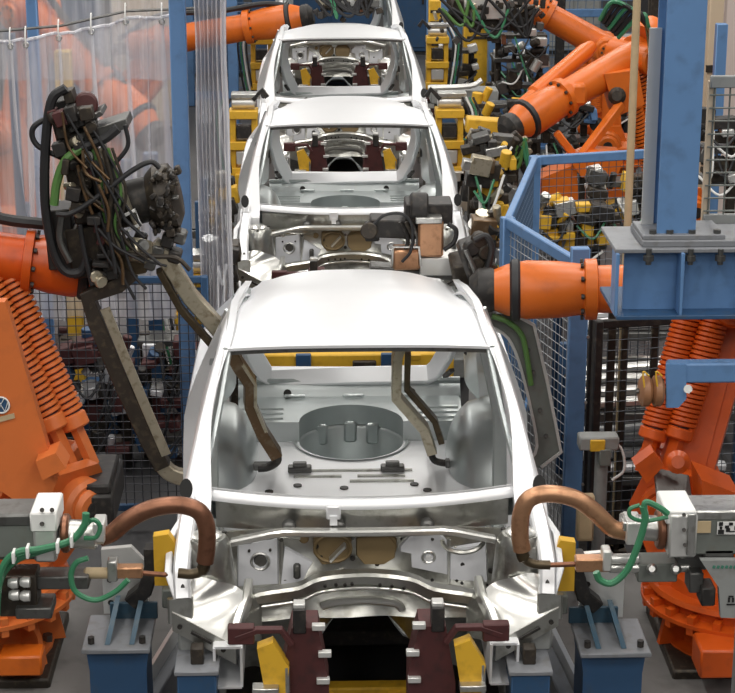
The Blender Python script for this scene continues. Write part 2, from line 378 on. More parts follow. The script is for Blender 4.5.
    pad('firewall_pad', [(313, 540), (322, 536), (345, 536), (353, 545), (350, 562), (340, 569), (322, 570), (313, 560)], .012, 'sound_pad_brown')
    a = pad('firewall_pad', [(356, 545), (366, 536), (388, 536), (398, 546), (396, 564), (385, 570), (364, 570), (356, 561)], .012, 'sound_pad_brown')
    fdisc(a, 372, 553, .02, 'zinc_bright', .014); fdisc(a, 386, 553, .026, 'zinc_bright', .014)
    o = B(); p1, p2 = L(330, 560, -.09), L(345, 545, -.09); o.bar([K(*p1), K(*p2)], .05, .012, c=.5); o.build('pad_handle', 'zinc_bright', fwo)
    fdisc(fwo, 304, 546, .02, 'sound_pad_brown', .01, 'grommet'); fdisc(fwo, 353, 563, .011, 'black', .02); fdisc(fwo, 316, 552, .012, 'black', .02)
    a = pad('firewall_pad', [(400, 552), (413, 537), (440, 536), (448, 545), (449, 577), (412, 572), (411, 558), (400, 557)], .016, 'sound_pad', 'grey moulded pad with a round plug')
    fdisc(a, 429, 560, .025, 'zinc_bright', .018, 'plug', True); fdisc(a, 429, 561, .015, 'zinc', .02, 'plug')
    a = pad('firewall_pad', [(451, 553), (487, 545), (488, 582), (449, 581)], .014, 'sound_pad', 'grey right-hand pad with a half-round recess')
    fdisc(a, 463, 567, .010, 'black', .017); fdisc(a, 477, 560, .013, 'steel_dark', .017); fdisc(a, 491, 571, .012, 'black', .02)
    o = B(); q = L(463, 540, -.085); o.tube([K(q.x + .085 * math.cos(t), -.085, q.z + .055 * math.sin(t)) for t in [pi + pi * k / 10 for k in range(11)]], .010, 6); o.build('recess_rim', 'zinc_dull', fwo)
    random.seed(21)
    for k in range(26):
        px_, py_ = 240 + 250 * random.random(), random.choice((542 + 4 * random.random(), 580 + 8 * random.random(), 545 + 40 * random.random())); fdisc(fwo, px_, py_, .004 + .006 * random.random(), random.choice(['black', 'steel_dark', 'zinc_bright']), .012, 'stud')
    for a_, b_ in (((240, 540), (300, 545)), ((318, 578), (400, 577)), ((300, 588), (345, 574)), ((410, 583), (485, 590)), ((282, 545), (282, 590)), ((450, 545), (449, 585))):
        p, q = L(*a_, -.06), L(*b_, -.06); B().bar([K(p.x + (q.x - p.x) * t, fy(p.x + (q.x - p.x) * t, p.z + (q.z - p.z) * t) - .003, p.z + (q.z - p.z) * t) for t in (0, .25, .5, .75, 1)], .012, .014, c=.5).build('bead', 'zinc_dull', fwo)
    for cx_, cy_, r1, r2 in ((333, 553, .075, .06), (377, 553, .078, .062)):
        q = L(cx_, cy_, -.06); B().tube([K(q.x + r1 * math.cos(t), fy(q.x, q.z) - .016, q.z + r2 * math.sin(t)) for t in [2 * pi * k / 20 for k in range(20)]], .007, 6, closed=True).build('pad_bead', 'sound_pad_brown', fwo)
    # crossmember band under the firewall and the arch of the tunnel
    band = [(243, 603), (262, 596), (300, 590), (322, 581), (365, 577), (408, 581), (432, 591), (470, 597), (487, 604)]
    pts = [K(*L(a, b, -.16)) for a, b in band]
    cm = B().bar(smooth(pts, 4), .07, .055, c=.4).build('crossmember', 'zinc_dull', car)
    B().bar(smooth([K(*L(a, b + 9, -.17)) for a, b in band[1:-1]], 4), .05, .012, c=.5).build('flange', 'zinc_bright', cm)
    for a, b in ((325, 583), (336, 582), (345, 582), (352, 581), (380, 582), (392, 583), (404, 585), (294, 597)):
        q = L(a, b + 3, -.20); o = B(); disc_hole(o, K(*q), (0, 1, .2), .007, 8); o.build('bolt_hole', 'black', cm)
    def toe(u, v):
        x = (u - .5) * 1.0; k = math.exp(-(x / .20) ** 2)
        return K(x, -.09 + .14 * v + .10 * k, -.46 - .04 * (1 - k) - .30 * v + .24 * k * v + .008 * math.sin(u * 40) * v)
    B().grid(toe, 40, 10, (0, 0, -.012)).build('toe_board', 'zinc_dull', car)
    pts = [K(*L(a, b, -.10)) for a, b in ((322, 606), (335, 602), (365, 600), (395, 603), (402, 609))]
    B().bar(smooth(pts, 4), .035, .03, c=.6).build('tunnel_highlight', 'zinc_bright', car)  # bright bar drawn as the highlight along the tunnel arch
    # tunnel and floor
    def floor_fn(u, v):
        x = (u - .5) * 1.42; y = .20 + 1.38 * v; k = math.exp(-(x / .15) ** 4)
        return K(x, y, -.76 + .17 * k * (1 - .3 * v) + .008 * math.sin(x * 36) * (1 - k))
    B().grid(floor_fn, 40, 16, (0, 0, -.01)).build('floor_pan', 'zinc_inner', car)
    # rear floor with the round spare-wheel well cut in
    SC, SR = 2.24, .275; bm = bmesh.new(); es = []
    rect = [(-.66, 1.40), (.66, 1.40), (.66, 2.66), (-.66, 2.66)]; circ = [(SR * math.cos(2 * pi * k / 40), SC + SR * math.sin(2 * pi * k / 40)) for k in range(40)]
    for loop in (rect, circ):
        vv = [bm.verts.new((x, y, 0)) for x, y in loop]; es += [bm.edges.new((p, q)) for p, q in zip(vv, vv[1:] + vv[:1])]
    bmesh.ops.triangle_fill(bm, use_beauty=True, use_dissolve=False, edges=es); bm.verts.index_update(); m = B()
    m.add([K(v.co.x, v.co.y, -.60) for v in bm.verts], [tuple(v.index for v in f.verts) for f in bm.faces]); bm.free()
    m.grid(lambda u, v: K((u - .5) * 1.36, 1.40 - .02 * v, -.60 - .17 * v), 4, 3)
    rfl = m.build('rear_floor', 'zinc', car)
    m = B(); m.lathe(K(0, SC, -.92), K(0, SC, -.59), [(0, SR * .80), (.06, SR * .90), (.2, SR * .95), (.9, SR * .985), (.96, SR + .006), (1.0, SR + .03)], 40); m.f.pop()
    wl = m.build('wheel_well', 'zinc_inner', rfl)
    for x in (-.16, .0, .12): B().box(K(x, SC + .262 - abs(x) * .25, -.64), (.07, .03, .12), b=.012).build('well_emboss', 'zinc_inner', wl)
    arc = [(-SR * math.cos(pi * k / 24), SC + SR * math.sin(pi * k / 24)) for k in range(25)]
    B().prism([K(x, y, -.545) for x, y in [(-.60, SC)] + arc + [(.60, SC), (.60, 2.66), (-.60, 2.66)]], (0, 0, .11)).build('rear_shelf', 'zinc_inner', rfl)
    for sx in (-1, 1):
        for k in range(3): B().bar([K(sx * .36, SC + .06 + .08 * k, -.488), K(sx * .58, SC + .06 + .08 * k, -.488)], .03, .014, c=.5).build('shelf_rib', 'zinc_inner', rfl)
    for q in ((1.52, -.42), (1.52, .36), (1.60, -.28), (1.60, .30), (1.56, -.05)):
        o = B(); disc_hole(o, K(q[1], q[0], -.598), (0, 0, 1), .022, 10); o.build('floor_hole', 'black', rfl)
    for yy, xa, xb in ((1.72, -.30, -.06), (1.72, .02, .26), (1.80, -.28, .30), (1.65, -.02, .30)):
        B().bar([K(xa, yy, -.598), K(xb, yy, -.598)], .025, .012, c=.5).build('floor_rib', 'zinc_dull', rfl)
    for x in (-.27, .20): B().box(K(x, 1.80, -.585), (.12, .06, .03), b=.006).box(K(x, 1.80, -.565), (.07, .04, .03), b=.005).build('seat_anchor', 'steel_dark', rfl)
    # rear panel, parcel ledge and tailgate frame
    def rp(u, v):
        x = (u - .5) * 1.22; return K(x, 2.70 - .10 * sstep(v * 1.1) + .015 * (abs((v * 3) % 1 - .5) < .12), -.40 - .21 * v)
    rpo = B().grid(rp, 30, 14, (0, .014, 0)).build('rear_panel', 'zinc_inner', car)
    for x in (-.34, .34): o = B(); disc_hole(o, K(x, 2.645, -.465), (0, 1, -.3), .022, 12); o.build('panel_hole', 'black', rpo)
    for x in (-.30, .02, .30): B().box(K(x, 2.625, -.475), (.12, .02, .02), b=.008).build('panel_emboss', 'zinc_inner', rpo)
    half = [(.43, 2.73, -.395), (.475, 2.71, -.36), (.53, 2.63, -.23), (.565, 2.50, -.05), (.56, 2.34, .07), (.525, 2.14, .21), (.45, 2.05, .29), (.25, 2.02, .33)]
    ring = [K(0, 2.73, -.40)] + [K(*p) for p in half] + [K(0, 2.02, .34)] + [K(-p[0], p[1], p[2]) for p in half[::-1]]
    B().bar(ring, .045, .11, up=V((0, 1, 1)), c=.4, closed=True).build('tailgate_frame', 'zinc', car)
    for s in (-1, 1):
        # wheelhouse and quarter inner panel
        def wh(u, v):
            a = pi * u; return K(s * (.72 - .24 * math.sqrt(max(0, 1 - v ** 4))), 1.93 - .47 * v * math.cos(a), -.80 + .54 * v * math.sin(a))
        B().grid(wh, 24, 14).build('wheelhouse', 'zinc_inner', car)
        def qi(u, v):
            y = 2.0 + .66 * u; z = -.30 + .62 * v * (1 - .75 * u); return K(s * (.655 - .05 * math.sin(pi * u) * (1 - v) - .06 * v), y, z)
        q = B().grid(qi, 10, 10).build('quarter_inner', 'zinc_inner', car)
        B().box(K(s * .60, 2.28, -.10), (.02, .09, .06), b=.01).build('speaker_cutout', 'black', q)
        B().bar([K(s * .55, 2.52, -.30), K(s * .52, 2.60, -.36)], .03, .02).build('hinge_slot', 'black', q)
        # B pillar inner and sill
        B().bar([K(s * .70, 1.21, -.72), K(s * .695, 1.20, -.1), K(s * .62, 1.17, .24), K(s * .55, 1.14, .43)], .10, .03, up=V((0, 1, 0)), c=.5).build('pillar_inner', 'zinc_inner', car)
        B().bar([K(s * .70, .05, -.78), K(s * .70, 1.62, -.78)], .12, .14).build('sill', 'zinc_dull', car)
        B().bar([K(s * .33, 1.50, -.70), K(s * .33, .3, -.72)], .08, .07, c=.4).build('floor_rail', 'zinc_dull', car)
        # engine bay: strut tower, upper rail, inner arch, longitudinal
        T = V((s * .625, -.20, 0))
        st = B().lathe(K(T.x, T.y, -.46), K(T.x, T.y, -.105), [(0, .125), (.35, .115), (.8, .10), (.93, .093), (1, .075)], 22).build('strut_tower', 'zinc_dull', car)
        B().lathe(K(T.x, T.y, -.108), K(T.x, T.y, -.088), [(0, .062), (.5, .062), (1, .045)], 16).build('tower_cap', 'zinc_bright', st)
        for k in range(3):
            a = .5 + k * 2.1; o = B(); disc_hole(o, K(T.x + .078 * math.cos(a), T.y + .078 * math.sin(a), -.105), (0, 0, 1), .010, 8); o.build('bolt_hole', 'black', st)
        def LS(px, py, yl): p = L(px, py, yl); return K(-p.x * s, p.y, p.z)      # left-hand pixels, mirrored for the right
        up = [LS(191, 506, -.02), LS(186, 535, -.18), LS(182, 570, -.33), LS(183, 600, -.41)]
        ur = B().bar(smooth(up, 4), .065, .06, c=.3).build('upper_rail', 'zinc', car)
        B().bar([LS(190, 512, -.06), LS(172, 540, -.16), LS(170, 575, -.30), LS(179, 600, -.40)], .03, .05, c=.3).build('wing_flange', 'zinc', ur)
        B().bar([LS(180, 598, -.41), LS(181, 622, -.43)], .10, .05, c=.3).build('rail_foot', 'zinc_dull', ur)
        for k in (.2, .5, .8):
            p = up[1].lerp(up[3], k); o = B(); o.cyl(p + V((0, -.042, .012)), p + V((0, -.030, .02)), .010, 8); o.build('bolt_hole', 'black', ur)
        def arch(u, v):                  # bright crumpled inner wing between tower and rail end
            a = LS(187, 580, -.33).lerp(LS(243, 592, -.30), u); b = LS(172, 612, -.45).lerp(LS(236, 646, -.47), u)
            p = a.lerp(b, v); p.z += .03 * math.sin(pi * u) * (1 - v); p.y += .015 * math.sin(u * 9 + v * 7) * (1 - v); return p
        ar = B().grid(arch, 20, 14, (0, .008, -.006)).build('inner_wing', 'zinc_bright', car)
        B().grid(lambda u, v: arch(u, 1).lerp(arch(u, 1) + V((0, -.004, -.075)), v) + V((0, -.006, 0)), 8, 2, (0, .012, 0)).build('wing_skirt', 'zinc_dull', ar)
        B().bar([arch(.3, 1) + V((0, -.014, -.035)), arch(.62, 1) + V((0, -.014, -.035))], .012, .012).build('skirt_slot', 'black', ar)
        for k in (.12, .8):
            p = arch(k, 1) + V((0, -.012, -.04)); o = B(); disc_hole(o, p, (0, 1, 0), .010, 8); o.build('bolt_hole', 'black', ar)
        # box-section longitudinal, open at the front
        Y0, Y1 = -.52, .10; q = LS(228, 668, Y0); xc, zc = q.x - CARS[0][0], q.z - ZC; hw, hh = .052, .085; m = B()
        for dx, dz, wx, wz in ((-hw, 0, .010, 2 * hh), (hw, 0, .010, 2 * hh), (0, hh, 2 * hw, .010), (0, -hh, 2 * hw, .010)):
            m.beam(K(xc + dx, Y0, zc + dz), K(xc + dx, Y1, zc + dz + .03), wx, wz)
        lg = m.build('longitudinal', 'zinc', car, kind='stuff') if False else m.build('longitudinal', 'zinc', car)
        B().bar([LS(232, 645, -.50), LS(240, 618, -.40), LS(247, 600, -.28), LS(249, 585, -.15)], .035, .06, c=.4).build('rail_web', 'zinc_bright', lg)
        def web(u, v): return LS(237, 645, -.46).lerp(LS(245, 590, -.22), u).lerp(LS(262, 640, -.30).lerp(LS(262, 600, -.16), u), v)
        B().grid(web, 10, 6, (0, .01, 0)).build('rail_side', 'zinc_dull', lg)
        B().box(LS(190, 640, -.38), (.09, .08, .10), b=.012).build('wing_bracket', 'grey_paint', ar)
    return car
car1 = make_car()
index_children(car1)
copy_thing(car1, (CARS[1][0], CARS[1][1], 0), 'second bare silver car body in the line, with the welding gun over its engine bay')
copy_thing(car1, (CARS[2][0], CARS[2][1], 0), 'third bare silver car body in the line, between the yellow fixtures')
copy_thing(car1, (CARS[3][0], CARS[3][1], 0), 'farthest bare silver car body, cut off by the top of the picture')
# ================================================================ robots
UP = V((0, 0, 1))
def robot(label, base, rz, rr, sh, el, wr, mt='orange', fr=.13, group='orange welding robots', springs=True, near=False, spo=(.12, .24), spr=.055, coils=26, cam_side=-1, hose=True, mf=None):
    mf = mf or mt
    bx, by = base; t = thing('welding_robot', label, 'robot', (bx, by, 0), group)
    n = 26 if near else 16
    bp = B().box((bx, by, .03), (rr * 1.6, rr * 1.6, .06), b=.01).build('base_plate', 'grime', t)
    B().lathe((bx, by, .06), (bx, by, rz - .07), [(0, rr * .74), (.06, rr * .74), (.10, rr * .60), (.8, rr * .56), (1, rr * .8)], n).build('base', mt, t)
    if near:
        for k in range(8):
            a = k * pi / 4 + .2; d = V((math.cos(a), math.sin(a), 0)); o = V((bx, by, 0))
            B().prism([o + d * rr * .5 + UP * .06, o + d * rr * .86 + UP * .06, o + d * rr * .80 + UP * .2, o + d * rr * .62 + UP * (rz - .07), o + d * rr * .5 + UP * (rz - .07)], d.cross(UP) * .03).build('gusset', mt, t)
        for k in range(6):
            a = k * pi / 3; B().cyl((bx + rr * .68 * math.cos(a), by + rr * .68 * math.sin(a), .06), (bx + rr * .68 * math.cos(a), by + rr * .68 * math.sin(a), .11), .025, 6).build('anchor_bolt', 'steel_dark', bp)
    ring = B().lathe((bx, by, rz - .07), (bx, by, rz + .05), [(0, rr * .92), (.12, rr), (.28, rr), (.36, rr * .86), (.75, rr * .86), (.80, rr * .94), (1, rr * .92)], n * 2).build('slewing_ring', mt, t)
    if near:
        for k in range(22):
            a = 2 * pi * k / 22; d = V((math.cos(a), math.sin(a), 0))
            B().beam(V((bx, by, rz - .045)) + d * rr * .80, V((bx, by, rz - .045)) + d * rr * .985, .035, .09).build('lug', mt, ring)
    sd = (wr - sh); sd.z = 0; fw = sd.normalized(); side = fw.cross(UP).normalized()       # fw: towards the wrist
    if side.y > 0: side = -side                                                             # side points to the camera
    c = V((bx, by, 0))
    for g in (-1, 1):
        o = side * .17 * g
        B().prism([c + fw * rr * .75 + UP * (rz + .05) + o, sh + fw * .19 + UP * .0 + o, sh + fw * .12 + UP * .17 + o, sh - fw * .12 + UP * .17 + o, sh - fw * .20 + o, c - fw * rr * .75 + UP * (rz + .05) + o], side * .09).build('shoulder_cheek', mt, t)
    B().lathe((bx, by, rz + .05), (bx, by, rz + .16), [(0, rr * .78), (.5, rr * .76), (1, rr * .6)], n).build('carousel', mt, t)
    s = B().cyl(sh - side * .30, sh + side * .30, .135, n, .02).build('shoulder_joint', mt, t)
    B().lathe(sh + side * .29, sh + side * .33, [(0, .10), (.5, .10), (1, .08)], n).build('joint_cap', mt, s)
    B().cyl(sh + side * .325, sh + side * .34, .045, 12).build('joint_pin', 'black', s)
    B().cyl(sh - side * .30, sh - side * .52, .10, 14, .02).build('motor', 'black', t)
    ax = (el - sh).normalized(); pr = side.cross(ax).normalized()
    if pr.dot(fw) < 0: pr = -pr                                                             # in-plane normal towards the wrist
    B().prism([sh - pr * .15 - ax * .05, sh + pr * .13 - ax * .05, el + pr * .08, el - pr * .11], side * .15).build('link_arm', mt, t)
    B().prism([sh - pr * .10 + ax * .15, sh + pr * .05 + ax * .15, el + pr * .03 - ax * .15, el - pr * .06 - ax * .15], side * .18).build('link_rib', mt, t)
    if springs:
        ln = (el - sh).length
        for j, o in enumerate(spo):
            for g in ((.16, -.05) if near else (.1,)):
                a = el + pr * o - ax * (.02 + .05 * j) + side * g; b = sh + pr * (o * .9) + ax * (.20 - .04 * j) + side * g
                c1 = a.lerp(b, .06); c2 = a.lerp(b, .80)
                cy = B().cyl(c1, c2, spr * .80, 12).build('counterbalance', 'maroon', t)
                B().helix(c1, c2, spr, spr * .20, coils, 12, 5).build('spring', mt, cy)
                B().lathe(a, c1, [(0, spr * .8), (.5, spr * 1.25), (1, spr * 1.25)], 14).build('spring_cap', mt, cy)
                B().cyl(c2, c2.lerp(b, .35), spr * 1.15, 14, .008).build('spring_seat', mt, cy)
                B().beam(c2.lerp(b, .2), b - ax * .06, .06, .035).build('clevis', mt, cy)
        B().beam(el + pr * (spo[-1] + .05) - ax * .0, el - pr * .05, .12, .10, .02, up=side).build('spring_yoke', mt, t)
        B().beam(sh + pr * (spo[-1] * .9 + .05) + ax * .14, sh - pr * .02 + ax * .05, .10, .10, .02, up=side).build('spring_foot', mt, t)
    e = B().cyl(el - side * .27, el + side * .27, .13, n, .02).build('elbow_joint', mt, t)
    B().lathe(el + side * .265, el + side * .30, [(0, .09), (1, .075)], 14).build('joint_cap', mt, e)
    for k in range(8):
        a = k * pi / 4; B().cyl(el + side * .295 + (ax * math.cos(a) + pr * math.sin(a)) * .055, el + side * .31 + (ax * math.cos(a) + pr * math.sin(a)) * .055, .012, 6).build('bolt', 'black', e)
    d = (wr - el).normalized(); bk = el - d * .34
    fa = B().lathe(bk, wr, [(0, fr * .8), (.03, fr * 1.05), (.16, fr * 1.1), (.17, fr * 1.25), (.20, fr * 1.25), (.21, fr * 1.0), (.66, fr * .92), (.665, fr * 1.18), (.70, fr * 1.18), (.705, fr * .98), (.78, fr * 1.10), (.88, fr * 1.14), (.94, fr * 1.0), (1.0, fr * .70)], n).build('forearm', mf, t)
    for k in range(10):
        a = 2 * pi * k / 10; f1, f2 = frame(d); q = bk.lerp(wr, .705) + (f1 * math.cos(a) + f2 * math.sin(a)) * fr * 1.08
        B().cyl(q, q + d * .015, .013, 6).build('bolt', 'black', fa)
    q = bk.lerp(wr, .90); B().lathe(q, q + d * .05, [(0, fr * 1.12), (.2, fr * 1.20), (.8, fr * 1.18), (1, fr * 1.05)], n).build('wrist_band', 'rubber', fa)
    B().lathe(wr - d * .06, wr + d * .09, [(0, fr * .68), (.3, fr * .86), (.7, fr * .86), (1, fr * .5)], n).build('wrist', 'black', t)
    for k in (-1, 0, 1):
        B().cyl(bk + side * .09 * k, bk - d * .20 + side * .09 * k, .05, 12, .01).build('motor', 'black', t)
    if hose:
        q = [bk - d * .1 + UP * .1, el + UP * (fr + .12), el.lerp(wr, .4) + UP * (fr + .06), el.lerp(wr, .75) + UP * (fr + .05), wr + UP * .06]
        B().tube(smooth(q, 6), .028, 8).build('hose', 'rubber', t)
    return t, fw, side, ax, pr
# the pair beside the nearest car
shL, elL, wrL = P(52, 492, 8.35), P(-62, 250, 8.55), P(104, 270, 8.60)
RL = robot('large orange robot at the left edge, with twin coil springs and round emblem', P(-22, 582, 8.2).xy, P(-22, 582, 8.2).z, .46, shL, elL, wrL, 'orange_pale', .128, near=True, spo=(.085, .20), spr=.060, mf='orange_red')
tL, fw, side, ax, pr = RL
pts = PL([(-30, 300), (6, 300), (12, 318), (58, 478), (52, 492), (22, 502), (-30, 466)], 8.02)
pl = B().prism(pts, (0, .07, 0)).build('balance_plate', 'orange_pale', tL)
B().prism(PL([(38, 455), (58, 447), (68, 462), (45, 474)], 7.97), (0, .16, 0)).build('plate_stop', 'orange_pale', pl)
c = P(1, 405, 7.98); rl = .037
lg = B().lathe(c + V((0, .004, 0)), c + V((0, -.001, 0)), [(0, rl * 1.06), (1, rl * 1.06)], 24).build('emblem', 'blue_dark', pl, 'round white and dark emblem of two stacked letters')
o = B().tube([c + V((rl * math.cos(a), -.002, rl * math.sin(a))) for a in [2 * pi * k / 24 for k in range(24)]], .004, 6, closed=True)
o.build('emblem_ring', 'white', lg)
for i, st in enumerate(([(-.42, .86), (0, .12), (.42, .86)], [(-.86, .42), (-.44, -.80), (0, .02), (.44, -.80), (.86, .42)])):
    B().bar([c + V((a * rl, -.003, b * rl)) for a, b in st], .004, .006, up=V((0, 1, 0))).build('emblem_stroke', 'white', lg)
B().prism(PL([(-8, 419), (14, 413), (15, 418), (-7, 424)], 7.98), (0, .003, 0)).build('name_strip', 'wood_pale', pl, 'pale worn strip under the emblem')
B().box(P(102, 492, 8.35), (.16, .5, .16), b=.012).box(P(102, 474, 8.33), (.12, .42, .05), b=.01).build('motor_box', 'black', tL, 'black rectangular motor box')
shR, elR, wrR = P(676, 492, 8.40), P(742, 288, 8.6), P(488, 290, 8.72)
RR = robot('large orange robot at the right edge, its body reddened for shade, below the blue gantry platform', P(738, 586, 8.2).xy, P(738, 586, 8.2).z, .46, shR, elR, wrR, 'orange_red', .125, near=True, spo=(.07, .195), spr=.060, hose=False, mf='orange')
tR, fw, side, ax, pr = RR
B().prism(PL([(633, 462), (652, 448), (662, 462), (645, 480)], 8.05), (0, .1, 0)).build('plate_stop', 'orange_red', tR)
B().lathe(P(678, 462, 8.02), P(678, 462, 7.98), [(0, .055), (.5, .055), (1, .03)], 16).build('pivot_boss', 'orange_red', tR)
B().prism(PL([(696, 470), (735, 485), (760, 560), (700, 540)], 8.0), (0, .25, 0)).build('side_cover', 'orange_red', tR)
B().box(P(720, 655, 7.72), (.22, .2, .14), b=.01).build('drive_box', 'orange_red', tR)
B().cyl(P(735, 655, 7.72), P(790, 652, 7.72), .06, 14).build('drive_tube', 'orange_red', tR)
B().box(P(673, 488, 7.95), (.17, .22, .02), Matrix.Rotation(.25, 3, 'Y') @ Matrix.Rotation(.35, 3, 'X'), b=.005).build('cover_plate', 'steel_dark', tR)
B().box(P(22, 660, 7.85), (.2, .14, .1), b=.01).build('drive_box', 'orange', tL)
# the robots behind
def base_under(px, py, y): p = P(px, py, y); return (p.x, p.y)
R1 = robot('orange robot behind the blue fence, its thick forearm slanting down to the left', base_under(668, 150, 14.9), .5, .42, P(672, 205, 14.9), P(636, 56, 14.9), P(512, 127, 14.2), 'orange', .135, spo=(.07, .20), spr=.06, hose=False)
t1 = R1[0]
q1, q2 = P(592, 46, 15.1), P(520, 106, 14.5); B().lathe(q1, q2, [(0, .05), (.1, .07), (.8, .07), (.82, .05), (1, .05)], 12).build('drive_tube', 'orange', t1)
for a, b in (((585, 92), (566, 90)),): B().box(P(577, 92, 14.5), (.12, .3, .16), b=.02).build('clamp_band', 'orange', t1)
for a in range(7):
    q = [P(600 + a * 3, 20 + a * 3, 14.5), P(612 + a * 5, 2 + a * 2, 14.4), P(630 + a * 3, 8 + a * 3, 14.4), P(645 + a, 20 + a * 3, 14.5), P(652, 60 + a * 4, 14.6)]
    B().tube(smooth(q, 5), .018, 6).build('cable', 'rubber' if a % 3 else 'green_hose', t1)
B().prism(PL([(530, 178), (574, 160), (577, 222), (527, 222)], 14.2), (0, .3, 0)).build('pedestal_box', 'orange', t1)
B().beam(P(621, 104, 14.5), P(582, 156, 14.2), .07, .07, .01).build('strut', 'orange', t1); B().beam(P(556, 132, 14.3), P(576, 158, 14.3), .06, .06, .01).build('strut', 'orange', t1)
B().prism(PL([(568, 158), (590, 150), (620, 152), (614, 170), (578, 172)], 14.2), (0, .4, 0)).build('cable_tray', 'orange', t1); B().prism(PL([(600, 70), (634, 66), (640, 100), (612, 112)], 14.75), (0, .42, 0)).build('elbow_housing', 'orange', t1)
B().lathe(P(648, 40, 14.8), P(660, 28, 14.85), [(0, .16), (.5, .17), (1, .13)], 16).build('elbow_motor', 'orange', t1); B().lathe(P(617, 96, 14.52), P(617, 96, 14.46), [(0, .07), (.5, .07), (1, .04)], 14).build('pivot_boss', 'grime', t1)
B().beam(P(553, 222, 14.25), P(600, 222, 14.9), .5, .12, .02).build('foot_beam', 'steel_dark', t1)
B().box(P(556, 203, 14.02), (.10, .01, .10)).build('rating_plate', 'white', t1)
R2 = robot('orange robot at the top edge, its arm reaching left above the grey welding gun', base_under(612, 160, 17.8), .5, .42, P(606, 140, 17.8), P(606, 48, 17.8), P(505, -8, 17.9), 'orange', .135, hose=False)
R3 = robot('orange robot behind the plastic bundle, its forearm reaching over the third car', base_under(100, 160, 19.6), .5, .42, P(105, 120, 19.6), P(160, 42, 19.6), P(305, 17, 19.4), 'orange', .15)
R4 = robot('orange robot standing wholly behind the clear curtain at the left', base_under(15, 150, 15.2), .5, .42, P(20, 130, 15.2), P(30, 10, 15.2), P(150, 135, 14.6), 'orange', .16)
# ================================================================ welding guns held by the robots
def rx(a): return Matrix.Rotation(a, 3, 'X')
def ry(a): return Matrix.Rotation(a, 3, 'Y')
def rz(a): return Matrix.Rotation(a, 3, 'Z')
Y = 8.5
g = thing('welding_gun', 'tall black cluttered welding gun on the left robot, with two long bent arms', 'welding gun', P(105, 290, Y), 'large spot welding guns')
def pg(name, px, py, w, h, d, m, ang=0, y=Y, b=.006, par=None):          # box centred at a pixel, w x h pixels, d metres deep, tilted by ang
    k = 1 / 212.0 * (y / 8.5); return B().box(P(px, py, y), (w * k, d, h * k), ry(ang), b).build(name, m, par or g)
pg('back_plate', 88, 195, 30, 190, .10, 'black', -.16); pg('frame_rail', 75, 165, 16, 110, .16, 'grime', -.14, Y - .05)
pg('frame_rail', 106, 205, 10, 130, .18, 'grime', -.22, Y - .06); pg('frame_rail', 120, 185, 5, 95, .05, 'brass_arm', -.35, Y - .15)
pg('mount_block', 62, 235, 26, 60, .2, 'black', -.05); pg('mount_block', 97, 246, 50, 50, .22, 'grime', -.12)
pg('mount_block', 124, 258, 44, 28, .22, 'arm_dark', -.2, Y - .04); pg('mount_block', 66, 120, 22, 44, .18, 'black', -.2)
pg('bracket_plate', 104, 127, 52, 9, .22, 'steel_dark', -.30, Y - .05, .003); pg('bracket_plate', 88, 118, 36, 5, .2, 'steel_dark', -.5, Y - .06, .003)
B().cyl(P(86, 105, Y - .1), P(86, 103, Y + .06), .055, 16, .01).build('motor', 'maroon', g)
B().cyl(P(74, 108, Y - .1), P(74, 108, Y + .1), .04, 12, .01).build('motor', 'black', g)
for q in ((70, 95), (80, 112), (62, 130), (76, 138), (92, 150), (66, 150)): pg('valve', q[0], q[1], 9, 12, .12, 'grime', -.2, Y - .1, .003)
B().cyl(P(110, 208, Y - .04), P(160, 196, Y - .04), .105, 20, .01).build('transformer', 'black', g)
h = B().lathe(P(150, 200, Y - .06), P(180, 194, Y - .06), [(0, .12), (.3, .155), (.8, .15), (1, .10)], 14).build('gun_head', 'grime', g)
random.seed(3)
for k in range(70):
    a = random.random() * 2 * pi; r = .09 + .075 * random.random(); c = P(152 + 28 * random.random(), 199, Y - .08)
    B().box(c + V((0, -abs(math.sin(a)) * r, math.cos(a) * r)), (.012 + .03 * random.random(), .05, .010 + .03 * random.random()), ry(random.random() * 3), .004).build('terminal', random.choice(['steel_dark', 'grime', 'black', 'black', 'grime']), h)
for q in ((158, 250), (168, 240), (175, 255), (150, 262), (140, 240), (180, 236)): pg('hose_fitting', q[0], q[1], 13, 13, .1, random.choice(['black', 'grime', 'steel_dark']), .3, Y - .1, .01)
fr = [P(112, 222, Y - .2), P(135, 210, Y - .2), P(141, 224, Y - .2), P(116, 236, Y - .2)]
B().bar(fr, .014, .02, up=V((0, 1, 0)), closed=True).build('tag_frame', 'white', g, 'small white rectangular frame')
B().lathe(P(140, 240, Y - .12), P(136, 262, Y - .16), [(0, .06), (.6, .07), (1, .045)], 14).build('pivot', 'brass_arm', g)
B().cyl(P(142, 244, Y - .2), P(144, 246, Y - .24), .025, 10).build('pivot_bolt', 'steel', g)
def hose(pts, r, m, par, y=None, name='hose'): return B().tube(smooth(PL(pts, y), 7), r, 8).build(name, m, par)
hose([(66, 88), (52, 100), (46, 140), (45, 200), (52, 246), (64, 270), (80, 272), (88, 258)], .022, 'rubber', g, Y - .16)
hose([(64, 113), (40, 122), (32, 132), (38, 146), (62, 158)], .013, 'rubber', g, Y - .14)
hose([(54, 205), (57, 182), (66, 160), (84, 147)], .020, 'green_lime', g, Y - .2); hose([(82, 148), (104, 139), (118, 128)], .022, 'rubber', g, Y - .2)
hose([(56, 214), (72, 213), (100, 195), (130, 172), (150, 162), (160, 168)], .012, 'rubber', g, Y - .24)
hose([(125, 125), (128, 145), (118, 160), (106, 172)], .010, 'rubber', g, Y - .2)
hose([(104, 150), (112, 185), (110, 220), (118, 250), (150, 256), (176, 258), (190, 270)], .011, 'grime', g, Y - .24)
